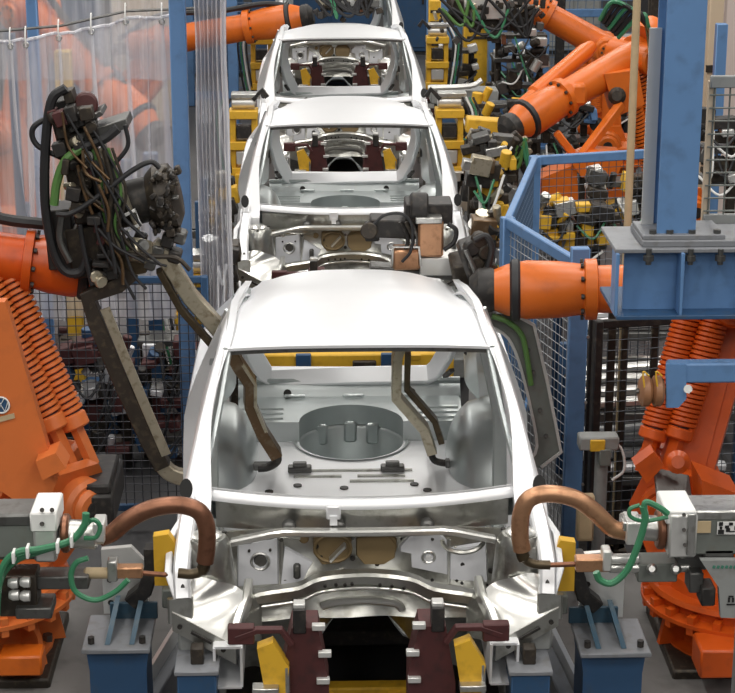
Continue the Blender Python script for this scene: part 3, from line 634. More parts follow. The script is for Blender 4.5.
for k in range(7): hose([(88 + 4 * k, 148), (96 + 5 * k, 175 + 3 * k), (100 + 3 * k, 205 + 4 * k), (108 + 4 * k, 250)], .007, ('rubber', 'green_lime', 'grime', 'brass_arm')[k % 4], g, Y - .18 - .01 * k, 'cable')
hose([(80, 225), (84, 250), (92, 285)], .012, 'rubber', g, Y - .2); hose([(62, 215), (60, 240), (70, 262)], .016, 'steel_dark', g, Y - .2)
oj = B().bar(PL([(132, 272), (118, 284), (88, 296), (97, 322), (118, 372), (148, 438), (163, 466)], 8.38), .075, .08, up=V((0, 1, 0)), c=.12).build('outer_arm', 'grime', g, 'dark bent outer arm reaching down outside the car')
B().bar([p + V((.018, -.040, 0)) for p in PL([(102, 306), (119, 348), (142, 403), (163, 452)], 8.38)], .045, .012, up=V((0, 1, 0))).build('arm_face', 'brass_arm', oj)
B().bar(smooth(PL([(158, 456), (165, 468), (175, 475), (188, 478)], 8.38), 3), .07, .065, up=V((0, 1, 0))).build('electrode_holder', 'brass_arm', oj)
ij = B().bar(PL([(152, 244, 8.4), (166, 258, 8.4), (190, 296, 8.45), (222, 332, 8.5)]), .075, .08, up=V((0, 1, 0)), c=.15).build('inner_arm', 'brass_arm', g, 'scratched bent arm reaching into the car through its side opening')
B().bar(PL([(220, 330, 8.5), (238, 364, 8.6), (250, 382, 8.65), (250, 404, 8.7), (262, 432, 8.78), (276, 454, 8.84)]), .06, .075, up=V((0, 1, 0)), c=.15).build('arm_tip', 'arm_brown', ij)
B().bar([p + V((.022, -.035, .0)) for p in PL([(238, 362, 8.6), (251, 382, 8.65), (251, 404, 8.7), (262, 430, 8.78)])], .016, .012, up=V((0, 1, 0))).build('arm_edge', 'brass_arm', ij)
B().bar([p + V((-.03, -.032, -.03)) for p in PL([(166, 262, 8.4), (187, 300, 8.45), (219, 337, 8.5)])], .03, .05, up=V((0, 1, 0))).build('arm_edge', 'arm_dark', ij)
B().tube(smooth(PL([(277, 453, 8.84), (277, 461, 8.85), (268, 467, 8.86), (258, 468, 8.86)]), 4), .022, 8).build('electrode', 'black', ij)
B().box(P(261, 466, 8.87), (.10, .05, .035), b=.005).build('electrode_shoe', 'steel_dark', ij)
random.seed(44)
for k in range(46):                     # valves, lugs and blocks crowding the frame
    v = random.random(); px_ = 62 + 34 * v + 40 * (random.random() - .3); py_ = 112 + 170 * v
    if random.random() < .6: pg('fitting', px_, py_, 5 + 12 * random.random(), 4 + 12 * random.random(), .08, random.choice(['black', 'black', 'grime', 'grime', 'black', 'maroon']), -.5 + random.random(), Y - .14 - .08 * random.random(), .004)
    else: q = P(px_, py_, Y - .16); B().cyl(q, q + V((.05 * random.random(), -.05, .06 * (random.random() - .5))), .012 + .02 * random.random(), 10, .004).build('fitting', random.choice(['black', 'grime', 'steel_dark', 'brass_arm']), g)
for k in range(26):
    v = random.random(); a_ = (60 + 40 * v + 30 * random.random(), 110 + 130 * v); b_ = (a_[0] + 20 + 40 * (random.random() - .3), a_[1] + 30 + 40 * random.random())
    hose([a_, ((a_[0] + b_[0]) / 2 + 16 * (random.random() - .5), (a_[1] + b_[1]) / 2 + 16 * (random.random() - .3)), b_], .004 + .005 * random.random(), random.choice(['rubber', 'rubber', 'rubber', 'rubber', 'grime', 'arm_brown', 'rubber']), g, Y - .22 - .06 * random.random(), 'cable')
# ---- right-hand gun
Y = 9.5
g2 = thing('welding_gun', 'dark welding gun with copper blocks on the right robot, above the nearest roof', 'welding gun', P(455, 300, 9.0), 'large spot welding guns')
def pg2(name, px, py, w, h, d, m, ang=0, y=9.5, b=.006): return pg(name, px, py, w, h, d, m, ang, y, b, g2)
pg2('transformer', 428, 210, 46, 20, .2, 'black'); B().cyl(P(410, 207, 9.4), P(428, 207, 9.4), .075, 18, .01).build('motor', 'black', g2)
pg2('copper_block', 430, 236, 25, 36, .16, 'copper_tan', 0, 9.42, .012); pg2('copper_clamp', 428, 217, 26, 6, .18, 'steel', 0, 9.40, .004)
pg2('copper_block', 406, 257, 27, 20, .16, 'copper_tan', 0, 9.42, .012); B().bar(PL([(392, 266), (393, 247), (419, 247), (421, 266)], 9.32), .012, .012).build('block_rim', 'steel', g2)
pg2('motor_box', 395, 226, 50, 18, .16, 'black', .05); pg2('motor_box', 372, 231, 14, 16, .12, 'black'); pg2('base_block', 436, 262, 34, 18, .2, 'alu', 0, 9.45)
B().cyl(P(369, 231, 9.36), P(369, 231, 9.5), .045, 14, .006).build('motor', 'grime', g2)
pg2('base_bar', 425, 272, 110, 8, .12, 'steel_dark', .1, 9.45)
for k in range(6): hose([(400 + 6 * k, 222), (408 + 5 * k, 240), (404 + 6 * k, 255), (412 + 6 * k, 268)], .010, ('black', 'grime', 'steel_dark')[k % 3], g2, 9.38, 'cable')
hose([(374, 224), (385, 215), (402, 214), (412, 226), (411, 250), (402, 262)], .008, 'rubber', g2, 9.3); hose([(448, 224), (456, 230), (454, 242), (444, 250)], .012, 'rubber', g2, 9.35)
pg2('wrist_block', 478, 262, 30, 46, .24, 'black', -.35, 9.0, .02); pg2('wrist_block', 463, 272, 22, 30, .3, 'grime', -.2, 9.2, .01)
for q in ((470, 246), (478, 238), (484, 250), (488, 268), (480, 282), (474, 262)): B().cyl(P(q[0], q[1], 8.92), P(q[0] + 3, q[1] + 3, 8.86), .04, 12, .008).build('hose_fitting', random.choice(['black', 'steel_dark', 'grime']), g2)
hose([(474, 240), (486, 236), (492, 250), (486, 280), (496, 296)], .016, 'rubber', g2, 8.85); hose([(466, 250), (474, 268), (482, 290)], .012, 'steel_dark', g2, 8.85)
# outer arm: a wide pressed frame with a raised rim and a green hose
fo = [(488, 312), (512, 313), (534, 325), (548, 385), (561, 452), (541, 467), (527, 462), (536, 448), (530, 405), (520, 362), (510, 338), (492, 326)]
oa = B().prism(PL(fo, 8.75), (0, .05, 0)).build('outer_arm', 'grey_green', g2, 'grey pressed-metal outer arm with a raised rim')
B().bar(PL(fo[1:6], 8.71), .016, .012, up=V((0, 1, 0))).build('arm_rim', 'alu', oa); B().bar(smooth(PL([(494, 328), (508, 338), (519, 362), (530, 405), (537, 446), (528, 462)], 8.71), 3), .014, .012, up=V((0, 1, 0))).build('arm_rim', 'alu', oa)
B().tube(smooth(PL([(492, 316), (508, 322), (521, 334), (526, 352), (531, 385)], 8.69), 6), .014, 8).build('hose', 'green_lime', oa)
for q in ((533, 372), (540, 410), (546, 436), (528, 350)): B().cyl(P(q[0], q[1], 8.72), P(q[0], q[1], 8.70), .012, 8).build('bolt', 'black', oa)
ia = B().bar(PL([(484, 296, 8.75), (470, 318, 8.75), (440, 332, 8.8), (404, 338, 8.8), (397, 356, 8.8), (396, 396, 8.85), (424, 428, 8.9), (432, 452, 8.92)]), .05, .07, up=V((0, 1, 0)), c=.15).build('inner_arm', 'brass_arm', g2, 'scratched bent arm hanging inside the nearest car')
B().bar([p + V((.055, .03, .01)) for p in PL([(397, 356, 8.8), (396, 392, 8.85), (424, 424, 8.9), (431, 446, 8.92)])], .03, .05, up=V((0, 1, 0))).build('arm_twin', 'arm_dark', ia)
B().tube(smooth(PL([(431, 452, 8.92), (434, 460, 8.93), (444, 463, 8.93), (456, 463, 8.93)]), 4), .018, 8).build('electrode', 'black', ia)
B().box(P(454, 463, 8.93), (.09, .05, .04), b=.005).build('electrode_shoe', 'steel_dark', ia)
# ---- small guns at the front corners
def corner_gun(label, s, Y=6.62):
    """s=-1 left corner, +1 right corner; drawn from its own pixels"""
    def X(px): return px if s < 0 else 735 - px + 0
    t = thing('corner_welding_gun', label, 'welding gun', (P(X(-40), 560, Y).x, Y, 0), 'corner welding guns with copper arms'); return t, X
tl, X = corner_gun('left corner welding gun with a rusty copper arm hooked over the wing', -1)
Y = 6.62
def seg(t, a, b, r, m, name, n=18, ch=.008): return B().cyl(P(*a), P(*b), r, n, ch).build(name, m, t)
def bx(t, px, py, w, h, d, m, name, y=6.62, b=.005, R=None):
    k = y / 6.62 / 263.0; return B().box(P(px, py, y), (w * k, d, h * k), R, b).build(name, m, t)
bd = bx(tl, -12, 530, 110, 46, .20, 'grey_green', 'cylinder_body', 6.64, .02); bx(tl, -15, 513, 105, 14, .17, 'steel_dark', 'cylinder_lid', 6.62, .01)
bx(tl, 48, 530, 22, 47, .21, 'alu', 'end_block', 6.63, .01); bx(tl, 47, 512, 26, 20, .215, 'white', 'end_cap', 6.625, .006)
for q in ((42, 510), (52, 510), (42, 524), (52, 545)): B().cyl(P(q[0], q[1], 6.51), P(q[0], q[1], 6.53), .009, 8).build('bolt', 'black', tl)
seg(tl, (60, 533, Y), (98, 535, Y), .055, 'steel', 'piston'); seg(tl, (62, 533, Y), (70, 533, Y), .075, 'copper', 'piston_flange'); seg(tl, (92, 533, Y), (106, 533, Y), .045, 'steel', 'arm_clamp')
bx(tl, 100, 528, 12, 20, .1, 'alu', 'clamp_block')
cp = [(100, 538), (112, 533), (128, 520), (150, 509), (176, 505), (197, 510), (206, 524), (207, 545), (205, 562)]
B().tube(smooth(PL(cp, Y), 6), .034, 14).build('copper_arm', 'copper', tl, 'thick rusty copper tube arm')
B().tube(smooth(PL([(205, 560), (202, 570), (192, 574), (178, 573)], Y), 5), [.026] * 6 + [.02] * 10, 10).build('electrode', 'arm_dark', tl)
seg(tl, (168, 575, Y), (130, 572, Y), .010, 'copper', 'lower_electrode'); bx(tl, 128, 571, 30, 12, .05, 'copper_tan', 'electrode_holder'); bx(tl, 113, 569, 10, 22, .06, 'steel', 'holder_clamp')
seg(tl, (84, 573, Y), (112, 573, Y), .022, 'wood_pale', 'lower_arm'); bx(tl, 60, 578, 60, 14, .1, 'steel_dark', 'lower_beam')
for dy in (0, 7): B().tube(smooth(PL([(86, 513), (84, 526), (70, 541), (40, 549 + dy * .3), (18, 552 + dy), (4, 565 + dy), (-2, 590), (-4, 625)], 6.46 + dy * .004), 7), .014, 8).build('hose', 'green_hose', tl)
for q in ((14, 556), (28, 551), (58, 546), (72, 540)): bx(tl, q[0], q[1], 3, 12, .05, 'white', 'hose_tie', 6.45, .002)
B().tube(smooth(PL([(78, 534), (92, 520), (100, 526), (96, 537), (84, 538)], 6.48), 6), .009, 7).build('hose', 'green_hose', tl)
B().tube(smooth(PL([(88, 558), (76, 563), (71, 576), (76, 592), (95, 600), (115, 592), (128, 580)], 6.48), 7), .011, 8).build('hose', 'green_hose', tl)
for q in ((12, 583), (24, 582), (13, 595), (24, 596)): B().lathe(P(q[0] - 4, q[1], 6.5), P(q[0] + 6, q[1], 6.5), [(0, .014), (.4, .022), (1, .02)], 10).build('hose_fitting', 'alu', tl)
bx(tl, 20, 590, 38, 44, .12, 'grime', 'valve_block', 6.6); bx(tl, 36, 606, 36, 12, .14, 'steel_dark', 'valve_bracket', 6.58)
bx(tl, -40, 575, 30, 70, .2, 'grey_paint', 'carrier', 6.7)
c = P(-40, 610, 6.72); B().box((c.x, c.y, c.z / 2), (.22, .22, c.z), b=.01).build('stand', 'grey_paint', tl)
tr, X = corner_gun('right corner welding gun with a tan copper arm hooked over the wing', 1)
bd = bx(tr, 745, 526, 125, 40, .2, 'grey_green', 'cylinder_body', 6.64, .008); bx(tr, 740, 507, 100, 10, .17, 'steel', 'cylinder_lid', 6.62, .006)
bx(tr, 678, 526, 28, 46, .21, 'alu', 'end_block', 6.62, .008); bx(tr, 676, 507, 30, 14, .215, 'white', 'end_cap', 6.63, .005)
bx(tr, 686, 524, 8, 44, .215, 'steel', 'end_flange', 6.61, .003)
for q in ((684, 515), (684, 530), (685, 545)): B().cyl(P(q[0], q[1], 6.49), P(q[0], q[1], 6.51), .008, 8).build('bolt', 'black', tr)
bx(tr, 701, 527, 20, 12.5, .004, 'wood_pale', 'rating_plate', 6.53, 0)
pp = bx(tr, 729, 528, 24, 13.5, .004, 'white', 'pictogram_plate', 6.53, 0)
for q in ((721, 524, 4, 4), (721, 528, 2.5, 3), (721, 532, 6, 4.5), (727, 527, 4, 3), (728, 530, 4, 4), (731, 524, 4, 3), (732, 531.5, 6, 1), (736, 528, 3, 4)): bx(pp, q[0], q[1], q[2], q[3], .003, 'black_print', 'pictogram_mark', 6.525, 0)
seg(tr, (668, 529, Y), (634, 527, Y), .050, 'steel', 'piston'); seg(tr, (664, 529, Y), (656, 529, Y), .078, 'copper', 'piston_flange'); bx(tr, 632, 528, 16, 24, .12, 'alu', 'arm_clamp'); bx(tr, 626, 522, 10, 10, .1, 'steel', 'clamp_block')
cp = [(628, 532), (612, 528), (596, 513), (580, 501), (562, 495), (543, 494), (528, 500), (521, 515), (520, 535), (522, 550)]
B().tube(smooth(PL(cp, Y), 6), .034, 14).build('copper_arm', 'copper_tan', tr, 'thick tan copper tube arm')
B().tube(smooth(PL([(521, 546), (524, 558), (534, 564), (550, 565)], Y), 5), [.026] * 6 + [.018] * 10, 10).build('electrode', 'arm_dark', tr)
seg(tr, (548, 565, Y), (580, 564, Y), .010, 'copper', 'lower_electrode'); bx(tr, 592, 563, 34, 14, .06, 'copper_tan', 'electrode_holder'); bx(tr, 606, 558, 9, 22, .07, 'alu', 'holder_clamp')
seg(tr, (608, 559, Y), (640, 558, Y), .020, 'alu', 'lower_arm'); seg(tr, (608, 568, Y), (690, 567, Y), .020, 'steel', 'lower_arm'); bx(tr, 655, 567, 40, 20, .12, 'grey_green', 'valve_block', 6.66)
for q in ((652, 569), (676, 569), (683, 553)): B().lathe(P(q[0], q[1], 6.58), P(q[0], q[1], 6.53), [(0, .02), (.5, .022), (1, .012)], 10).build('hose_fitting', 'steel', tr)
bx(tr, 690, 556, 30, 20, .1, 'steel_dark', 'slide_block', 6.66); bx(tr, 716, 548, 30, 10, .12, 'steel_dark', 'slide_rail', 6.6)
B().tube(smooth(PL([(643, 506), (645, 520), (638, 545), (627, 570), (612, 583), (600, 580), (596, 572)], 6.46), 7), .014, 8).build('hose', 'green_hose', tr)
B().tube(smooth(PL([(644, 512), (646, 502), (660, 508), (668, 514)], 6.46), 6), .012, 8).build('hose', 'green_hose', tr)
B().tube(smooth(PL([(668, 517), (645, 521), (631, 517), (630, 509), (640, 505)], 6.5), 6), .008, 7).build('hose', 'green_hose', tr)
gp = B().prism(PL([(700, 559), (790, 559), (790, 618), (720, 616), (718, 586)], 6.52), (0, .03, 0)).build('guard_plate', 'grey_paint', tr, 'grey guard plate with faint green lettering')
for k in range(6): bx(gp, 714 + k * 4.2, 567, 2.6, 3.2, .002, 'green_print', 'faded_letter', 6.502, 0, ry(.3))
for q in ((731, 596.5, 5, 1.5), (729, 600, 2, 5), (733, 600, 2, 5), (731, 604.5, 9, 1.5)): bx(gp, *q, .002, 'black_print', 'plate_mark', 6.502, 0)
bx(tr, 706, 592, 14, 20, .1, 'black', 'guard_block', 6.56); bx(tr, 694, 578, 14, 22, .1, 'steel_dark', 'guard_block', 6.6)
c = P(770, 610, 6.72); B().box((c.x, c.y, c.z / 2), (.22, .22, c.z), b=.01).build('stand', 'grey_paint', tr); bx(tr, 770, 570, 30, 90, .2, 'grey_paint', 'carrier', 6.7)
# ---- guns on the robots behind
def small_gun(label, px, py, y, w, h, seed, n=40):
    random.seed(seed); t = thing('welding_gun', label, 'welding gun', P(px, py + h / 2, y), 'welding guns in the background'); k = y * 1.06 / 1880
    B().box(P(px, py, y), (w * k * .7, .25, h * k * .45), ry(.1), .02).build('gun_frame', 'grime', t)
    B().box(P(px - w * .05, py - h * .1, y - .15), (w * k * .35, .1, h * k * .35), b=.01).build('transformer', 'alu', t)
    for i in range(n):
        q = P(px + (random.random() - .5) * w, py + (random.random() - .5) * h * (1 if random.random() < .4 else .6), y - .1 - .15 * random.random())
        B().box(q, (.03 + .07 * random.random(), .08, .02 + .05 * random.random()), ry(random.random() * 3), .006).build('gun_block', random.choice(['black', 'grime', 'steel_dark', 'black', 'copper', 'grime', 'brass_arm']), t)
    for i in range(9):
        a = px + (random.random() - .5) * w; b = px + (random.random() - .5) * w
        hose([(a, py - h * .3), ((a + b) / 2 + 6, py + h * (.2 + .3 * random.random())), (b, py - h * .1)], .015, random.choice(['rubber', 'green_hose', 'rubber', 'green_lime']), t, y - .3)
    return t
small_gun('grey and black welding gun hanging at the top, left of the orange arm', 490, 14, 17.5, 110, 56, 5, 60)
small_gun('black welding gun on the forearm above the third car', 348, 3, 19.0, 66, 34, 6, 34)
small_gun('wire-strewn welding gun at the lower tip of the slanting forearm', 500, 150, 13.9, 60, 40, 8, 56)
# ================================================================ fences, curtain, gantry
def fence(label, a, b, zt, zb=.12, pw=.06, m='blue', sp=.05, wire='wire', wr=.0022, posts=(1, 1), group='blue framed wire mesh fence panels', mid=False):
    a, b = V((a[0], a[1], 0)), V((b[0], b[1], 0)); t = thing('mesh_fence', label, 'fence', (a + b) / 2, group); d = (b - a); n = d.normalized()
    for q, on in ((a, posts[0]), (b, posts[1])):
        if on: B().beam(q, q + UP * zt, pw * 1.25, pw, .006, up=n).build('post', m, t)
    for z in (zt - pw / 2, zb) + (((zt + zb) / 2,) if mid else ()): B().beam(a + UP * z, b + UP * z, pw * .7, pw, .006).build('rail', m, t)
    w = B(); L_ = d.length; k = int(L_ / sp)
    for i in range(1, k): w.tube([a + n * (L_ * i / k) + UP * zb, a + n * (L_ * i / k) + UP * (zt - pw / 2)], wr, 4, cap=False)
    k = int((zt - zb) / sp)
    for i in range(1, k): w.tube([a + UP * (zb + (zt - zb) * i / k), b + UP * (zb + (zt - zb) * i / k)], wr, 4, cap=False)
    w.build('wire_mesh', wire, t, kind='stuff', recalc=False); return t
ZT = 1.7
fA, fB, fC = PZ(535, 156, ZT), PZ(508, 217, ZT), PZ(578, 259, ZT); fD = PZ(668, 148, ZT)
fence('blue mesh fence panel facing the camera below the slanting orange forearm', fA.xy, fD.xy, ZT, posts=(1, 0))
fence('short blue mesh fence panel running back from the fence corner', fB.xy, fA.xy, ZT, posts=(0, 0), wire='wire_blue')
fence('blue mesh fence panel from the corner post to the wide blue post', fB.xy, fC.xy, ZT, posts=(1, 0), wire='wire_light')
p = thing('fence_post', 'wide flat blue fence post right of the nearest car', 'post', (fC.x, fC.y, 0))
B().box((fC.x + .01, fC.y, ZT / 2 + .03), (.095, .06, ZT + .06), b=.006).build('post_body', 'blue', p); B().box((fC.x, fC.y, .01), (.2, .2, .02)).build('foot_plate', 'blue', p)
for z in (.5, .95, 1.3): B().cyl((fC.x + .06, fC.y - .035, z), (fC.x + .06, fC.y - .025, z), .008, 8).build('bolt', 'steel', p)
fE = V((fC.x + 1.6, fC.y + .35, 0))
fence('dark mesh fence panel right of the wide blue post, behind the springs', (fC.x + .13, fC.y + .1), fE.xy, 1.35, pw=.045, m='black', sp=.055, group='dark framed wire mesh fence panels')
for i, (px, m, wd) in enumerate(((592, 'black', .035), (612, 'grime', .04), (625, 'grime', .03), (655, 'grime', .035))):
    q = P(px, 330, fC.y + .25); B2 = thing('upright_bar', ('slim black upright right beside the wide blue post', 'first brown-grey upright behind the dark fence', 'second brown-grey upright behind the dark fence', 'brown-grey upright behind the wooden rollers')[i], 'upright', (q.x, q.y, 0))
    B().box((q.x, q.y, .75), (wd, .04, 1.5), b=.004).build('bar', m, B2); B().box((q.x, q.y, .01), (.1, .1, .02)).build('foot_plate', m, B2)
# left fence behind the curtain
lx0, lx1 = P(-30, 300, 9.78).x, P(205, 300, 9.78).x
fence('dark mesh fence below the clear curtain at the left', (lx0, 9.78), (lx1, 9.78), 1.45, pw=.04, m='blue_dark', sp=.045, wire='wire_dark', wr=.0026)
def post(label, px, y, wd, zt, m='blue', dp=None):
    x = P(px, 200, y).x; t = thing('steel_post', label, 'post', (x, y, 0), 'blue steel posts'); B().box((x, y, zt / 2), (wd, dp or wd, zt), b=.006).build('shaft', m, t)
    B().box((x, y, .012), (wd * 1.4, wd * 1.9, .024)).build('foot_plate', m, t)
    for s in (-1, 1): B().cyl((x + s * wd * .5, y - wd * .7, .02), (x + s * wd * .5, y - wd * .7, .05), .012, 6).build('anchor_bolt', 'steel', t)
    return t
post('tall blue post between the clear curtain and the plastic bundle', 183, 9.95, .085, 3.1)
post('tall blue post behind the left half of the clear curtain', 42, 10.45, .06, 3.1)
post('yellow post behind the clear curtain and the black gun', 70, 11.6, .10, 2.4, 'yellow')
post('thin dark post left of the blue post behind the curtain', 20, 10.9, .05, 2.6, 'blue_dark')
post('slim blue post seen below the black welding gun', 128, 11.2, .07, 1.8, 'blue_dark'); post('slim blue post beside the bent outer arm', 152, 11.4, .09, 1.8, 'blue_dark')
# curtain
def hem(px): 
    q = [(-24, 40), (0, 37), (13, 36), (28, 35), (60, 28), (75, 28), (93, 22), (112, 21), (127, 12), (145, 14), (163, 12), (185, 9)]
    for (a, ya), (b, yb) in zip(q, q[1:]):
        if a <= px <= b: return ya + (yb - ya) * (px - a) / (b - a)
    return q[-1][1]
HK = [13, 28, 61, 93, 127, 163]
def fold(px, v):
    s = 0
    for k in HK: s += math.exp(-((px - k - 7 * v * math.sin(k)) / (4 + 9 * v)) ** 2) * .07 * (1 - .35 * v)
    return s + .02 * math.sin(px * .21 + 2 * v) + .012 * math.sin(px * .53 + 4 * v)
cu = thing('strip_curtain', 'clear plastic welding curtain hung on hooks at the left', 'curtain', (P(85, 300, 10.2).x, 10.2, 1.1))
def cur(u, v):
    px = -22 + 200 * u; t = P(px, hem(px) + 4, 10.2); dx = 0; dy = 0
    for i, k in enumerate(HK + [-8, 45, 110, 147]):
        wd = (2.6 + (13 if i % 2 else 8) * v) * (1 if i < 6 else .8); d_ = (px - k - (5 * math.sin(k * 1.7)) * v) / wd; e_ = math.exp(-d_ * d_)
        dx -= 2.6 * wd * d_ * e_ * (1 if i < 6 else .55 + .45 * v); dy += (.012 + .05 * v) * (e_ * d_ * .9)
    x = P(px + dx, hem(px) + 4, 10.2).x; return V((x, 10.2 - fold(px, v) + dy, t.z + (1.1 - t.z) * v))
sh_ = B().grid(cur, 420, 20).build('sheet', 'plastic', cu, recalc=False, ang=180)
B().tube([cur(i / 60, 0) + V((0, -.01, .0)) for i in range(61)], .009, 6).build('hem', 'plastic_thick', sh_)
for k in HK:
    q = cur((k + 22) / 200, 0); B().tube(smooth([q + V((0, -.02, -.03)), q + V((0, -.03, .02)), q + V((0, 0, .075)), q + V((0, .03, .06))], 4), .004, 6).build('hook', 'white', cu)
    B().tube([q + V((.014 * math.cos(a), -.012, -.02 + .014 * math.sin(a))) for a in [2 * pi * i / 10 for i in range(10)]], .004, 5, closed=True).build('eyelet', 'steel', cu)
wz = P(90, 12, 10.24).z
B().tube([P(-25, hem(0) - 4, 10.24), P(60, 26, 10.24), P(127, 11, 10.24), P(200, 8, 10.24)], .008, 6).build('hanging_wire', 'steel_dark', cu)
up_ = thing('plastic_sheet', 'upper clear plastic sheet above the hooked curtain', 'curtain', P(80, 42, 10.5)); 
B().grid(lambda u, v: P(-22 + 200 * u, 0, 10.5) + V((0, .03 * math.sin(u * 26) + .015 * math.sin(u * 61), .18 - .62 * v)), 90, 4).build('sheet', 'plastic', up_, recalc=False, ang=180)
B().tube([P(-25, -8, 10.5), P(200, -8, 10.5)], .012, 6).build('rail', 'steel', up_)
bu = thing('plastic_bundle', 'gathered bundle of thick clear plastic hanging beside the blue post', 'curtain', (P(212, 340, 9.9).x, 9.9, 1.0))
def bun(u, v):
    px = 193 + 31 * u; t = P(px, -14, 9.9); w = (1 - .10 * math.sin(pi * min(1, v * 3)) * (v < .33)); xc = P(208, -14, 9.9).x
    return V((xc + (t.x - xc) * w + .01 * v * math.sin(9 * u), 9.88 - .06 * math.sin(u * 43 + .7 * math.sin(v * 4)) - .02 * math.sin(u * 17 + 3 * v), t.z + (1.02 - t.z) * v))
B().grid(bun, 120, 30).build('folds', 'plastic_thick', bu, recalc=False, ang=180)
B().tube([P(186, -12, 9.9), P(232, -12, 9.9)], .02, 8).build('hanging_rail', 'blue', bu)
B().tube([bun(1, v / 20) for v in range(21)], .012, 6).build('edge_bead', 'plastic_thick', bu)
# gantry at the right
ga = thing('gantry_platform', 'blue steel gantry platform with a tall column at the right', 'gantry', (2.0, 7.6, 0))
y0 = 7.35; xl, zb_, zt_ = P(616, 316, y0).x, P(640, 316, y0).z, P(640, 254, y0).z; xr = 2.3
B().box(((xl + xr) / 2, y0 + .22, zt_ + .006), (xr - xl + .02, .40, .018), b=.003).build('top_flange', 'plate', ga)
B().box(((xl + xr) / 2, y0 + .22, zb_ - .006), (xr - xl, .46, .018), b=.003).build('bottom_flange', 'blue_dark', ga)
B().box(((xl + xr) / 2 + .02, y0 + .10, (zt_ + zb_) / 2), (xr - xl - .04, .014, zt_ - zb_)).build('web', 'blue', ga)
for px in (617, 682, 750): B().box((P(px, 285, y0).x, y0 + .055, (zt_ + zb_) / 2), (.014, .11, zt_ - zb_), b=.002).build('stiffener', 'blue', ga)
B().box((P(660, 241, 7.5).x + .22, 7.55, zt_ + .028), (.62, .30, .026), b=.003).build('base_plate', 'plate', ga)
B().box((P(680, 241, 7.5).x + .0, 7.55, zt_ + .05), (.34, .26, .02), b=.003).build('base_plate', 'plate', ga)
for px in (650, 692, 722):
    q = P(px, 258, y0 - .01); B().lathe(q + V((0, .03, .03)), q + V((0, .03, -.035)), [(0, .012), (.4, .012), (.41, .022), (.75, .022), (.76, .012), (1, .012)], 8).build('flange_bolt', 'steel_dark', ga)
for px in (651, 668, 690, 715): q = P(px, 240, 7.48); B().cyl((q.x, 7.45, zt_ + .03), (q.x, 7.45, zt_ + .075), .016, 6).build('anchor_bolt', 'steel_dark', ga)
cxl, cxr = P(660, 120, 7.5).x, P(699, 120, 7.5).x; h_ = 4.4 - zt_; cz_ = (zt_ + .05 + 4.4) / 2
B().box(((cxl + cxr) / 2, 7.46, cz_), (cxr - cxl, .014, 4.35 - zt_)).build('column_flange', 'blue', ga); B().box(((cxl + cxr) / 2, 7.64, cz_), (cxr - cxl, .014, 4.35 - zt_)).build('column_flange', 'blue', ga)
B().box(((cxl + cxr) / 2, 7.55, cz_), (.012, .18, 4.35 - zt_)).build('column_web', 'blue', ga)
B().beam((cxl - .012, 7.62, zt_ + .06), (cxl - .012, 7.62, 3.05), .014, .05).build('cable_duct', 'alu', ga)
for s in (0, .5): B().box((2.2, y0 + .1 + s * .3, zb_ / 2), (.14, .14, zb_), b=.006).build('leg', 'blue', ga)
# thin pole and mesh guard beside the column
q = P(627, 240, 9.4); tp = thing('thin_pole', 'thin pale pole rising in front of the slanting robot', 'pole', (q.x, 9.4, 0)); B().cyl((q.x, 9.4, .02), (q.x, 9.4, 3.4), .020, 10).build('tube', 'wood_pale', tp); B().cyl((q.x, 9.4, 0), (q.x, 9.4, .02), .06, 12).build('foot_plate', 'steel', tp)
gx0, gx1 = P(703, 80, 7.9).x, 2.4; gz0, gz1 = zt_ + .03, P(715, 76, 7.9).z
gd = thing('mesh_guard', 'wide-meshed wire guard standing on the gantry platform', 'guard', (gx0 + .2, 7.75, zt_ + .015))
for z, hgt in ((gz1, .05), (gz0 + .02, .04)): B().box(((gx0 + gx1) / 2, 7.75, z), (gx1 - gx0, .03, hgt), b=.004).build('rail', 'grey_paint', gd)
w = B()
for i in range(14): x = gx0 + .02 + i * .065; w.cyl((x, 7.75, gz0), (x, 7.75, gz1), .004, 5)
for i in range(1, 11): z = gz0 + (gz1 - gz0) * i / 11; w.cyl((gx0, 7.745, z), (gx1, 7.745, z), .004, 5)
w.build('wire_mesh', 'grey_green', gd, kind='stuff')
B().box((gx0 + .012, 7.77, (gz0 + gz1) / 2), (.03, .03, gz1 - gz0)).build('post', 'cream', gd)
# bracket with rollers
br = thing('roller_bracket', 'blue bracket holding a pair of wooden rollers at the right', 'bracket', (2.05, 7.3, 0)); yb = 7.3
zz = P(700, 371, yb).z; x0 = P(666, 385, yb).x; x1 = P(684, 385, yb).x
B().box(((x0 + 2.1) / 2, yb, zz), (2.1 - x0, .07, .085), b=.008).build('arm', 'blue', br)
B().prism(PL([(666, 364), (686, 364), (686, 398), (678, 407), (666, 407)], yb - .03), (0, .02, 0)).build('lug_plate', 'blue', br)
B().cyl(P(688, 389, yb - .05), P(688, 389, yb + .02), .018, 10).build('bolt', 'steel', br)
for px in (645, 657): B().lathe(P(px - 6, 391, yb), P(px + 6, 391, yb), [(0, .045), (.25, .065), (.75, .065), (1, .05)], 18).build('roller', 'wood', br)
B().cyl(P(636, 391, yb), P(668, 391, yb), .012, 8).build('axle', 'steel_dark', br)
for px in (645, 658): B().tube(smooth(PL([(px, 391), (px - 2, 372), (px + 4, 376)], yb - .05), 3), .004, 6).build('spring_clip', 'yellow', br)
B().box((2.08, yb, zz / 2), (.1, .1, zz), b=.006).build('stand', 'blue', br)
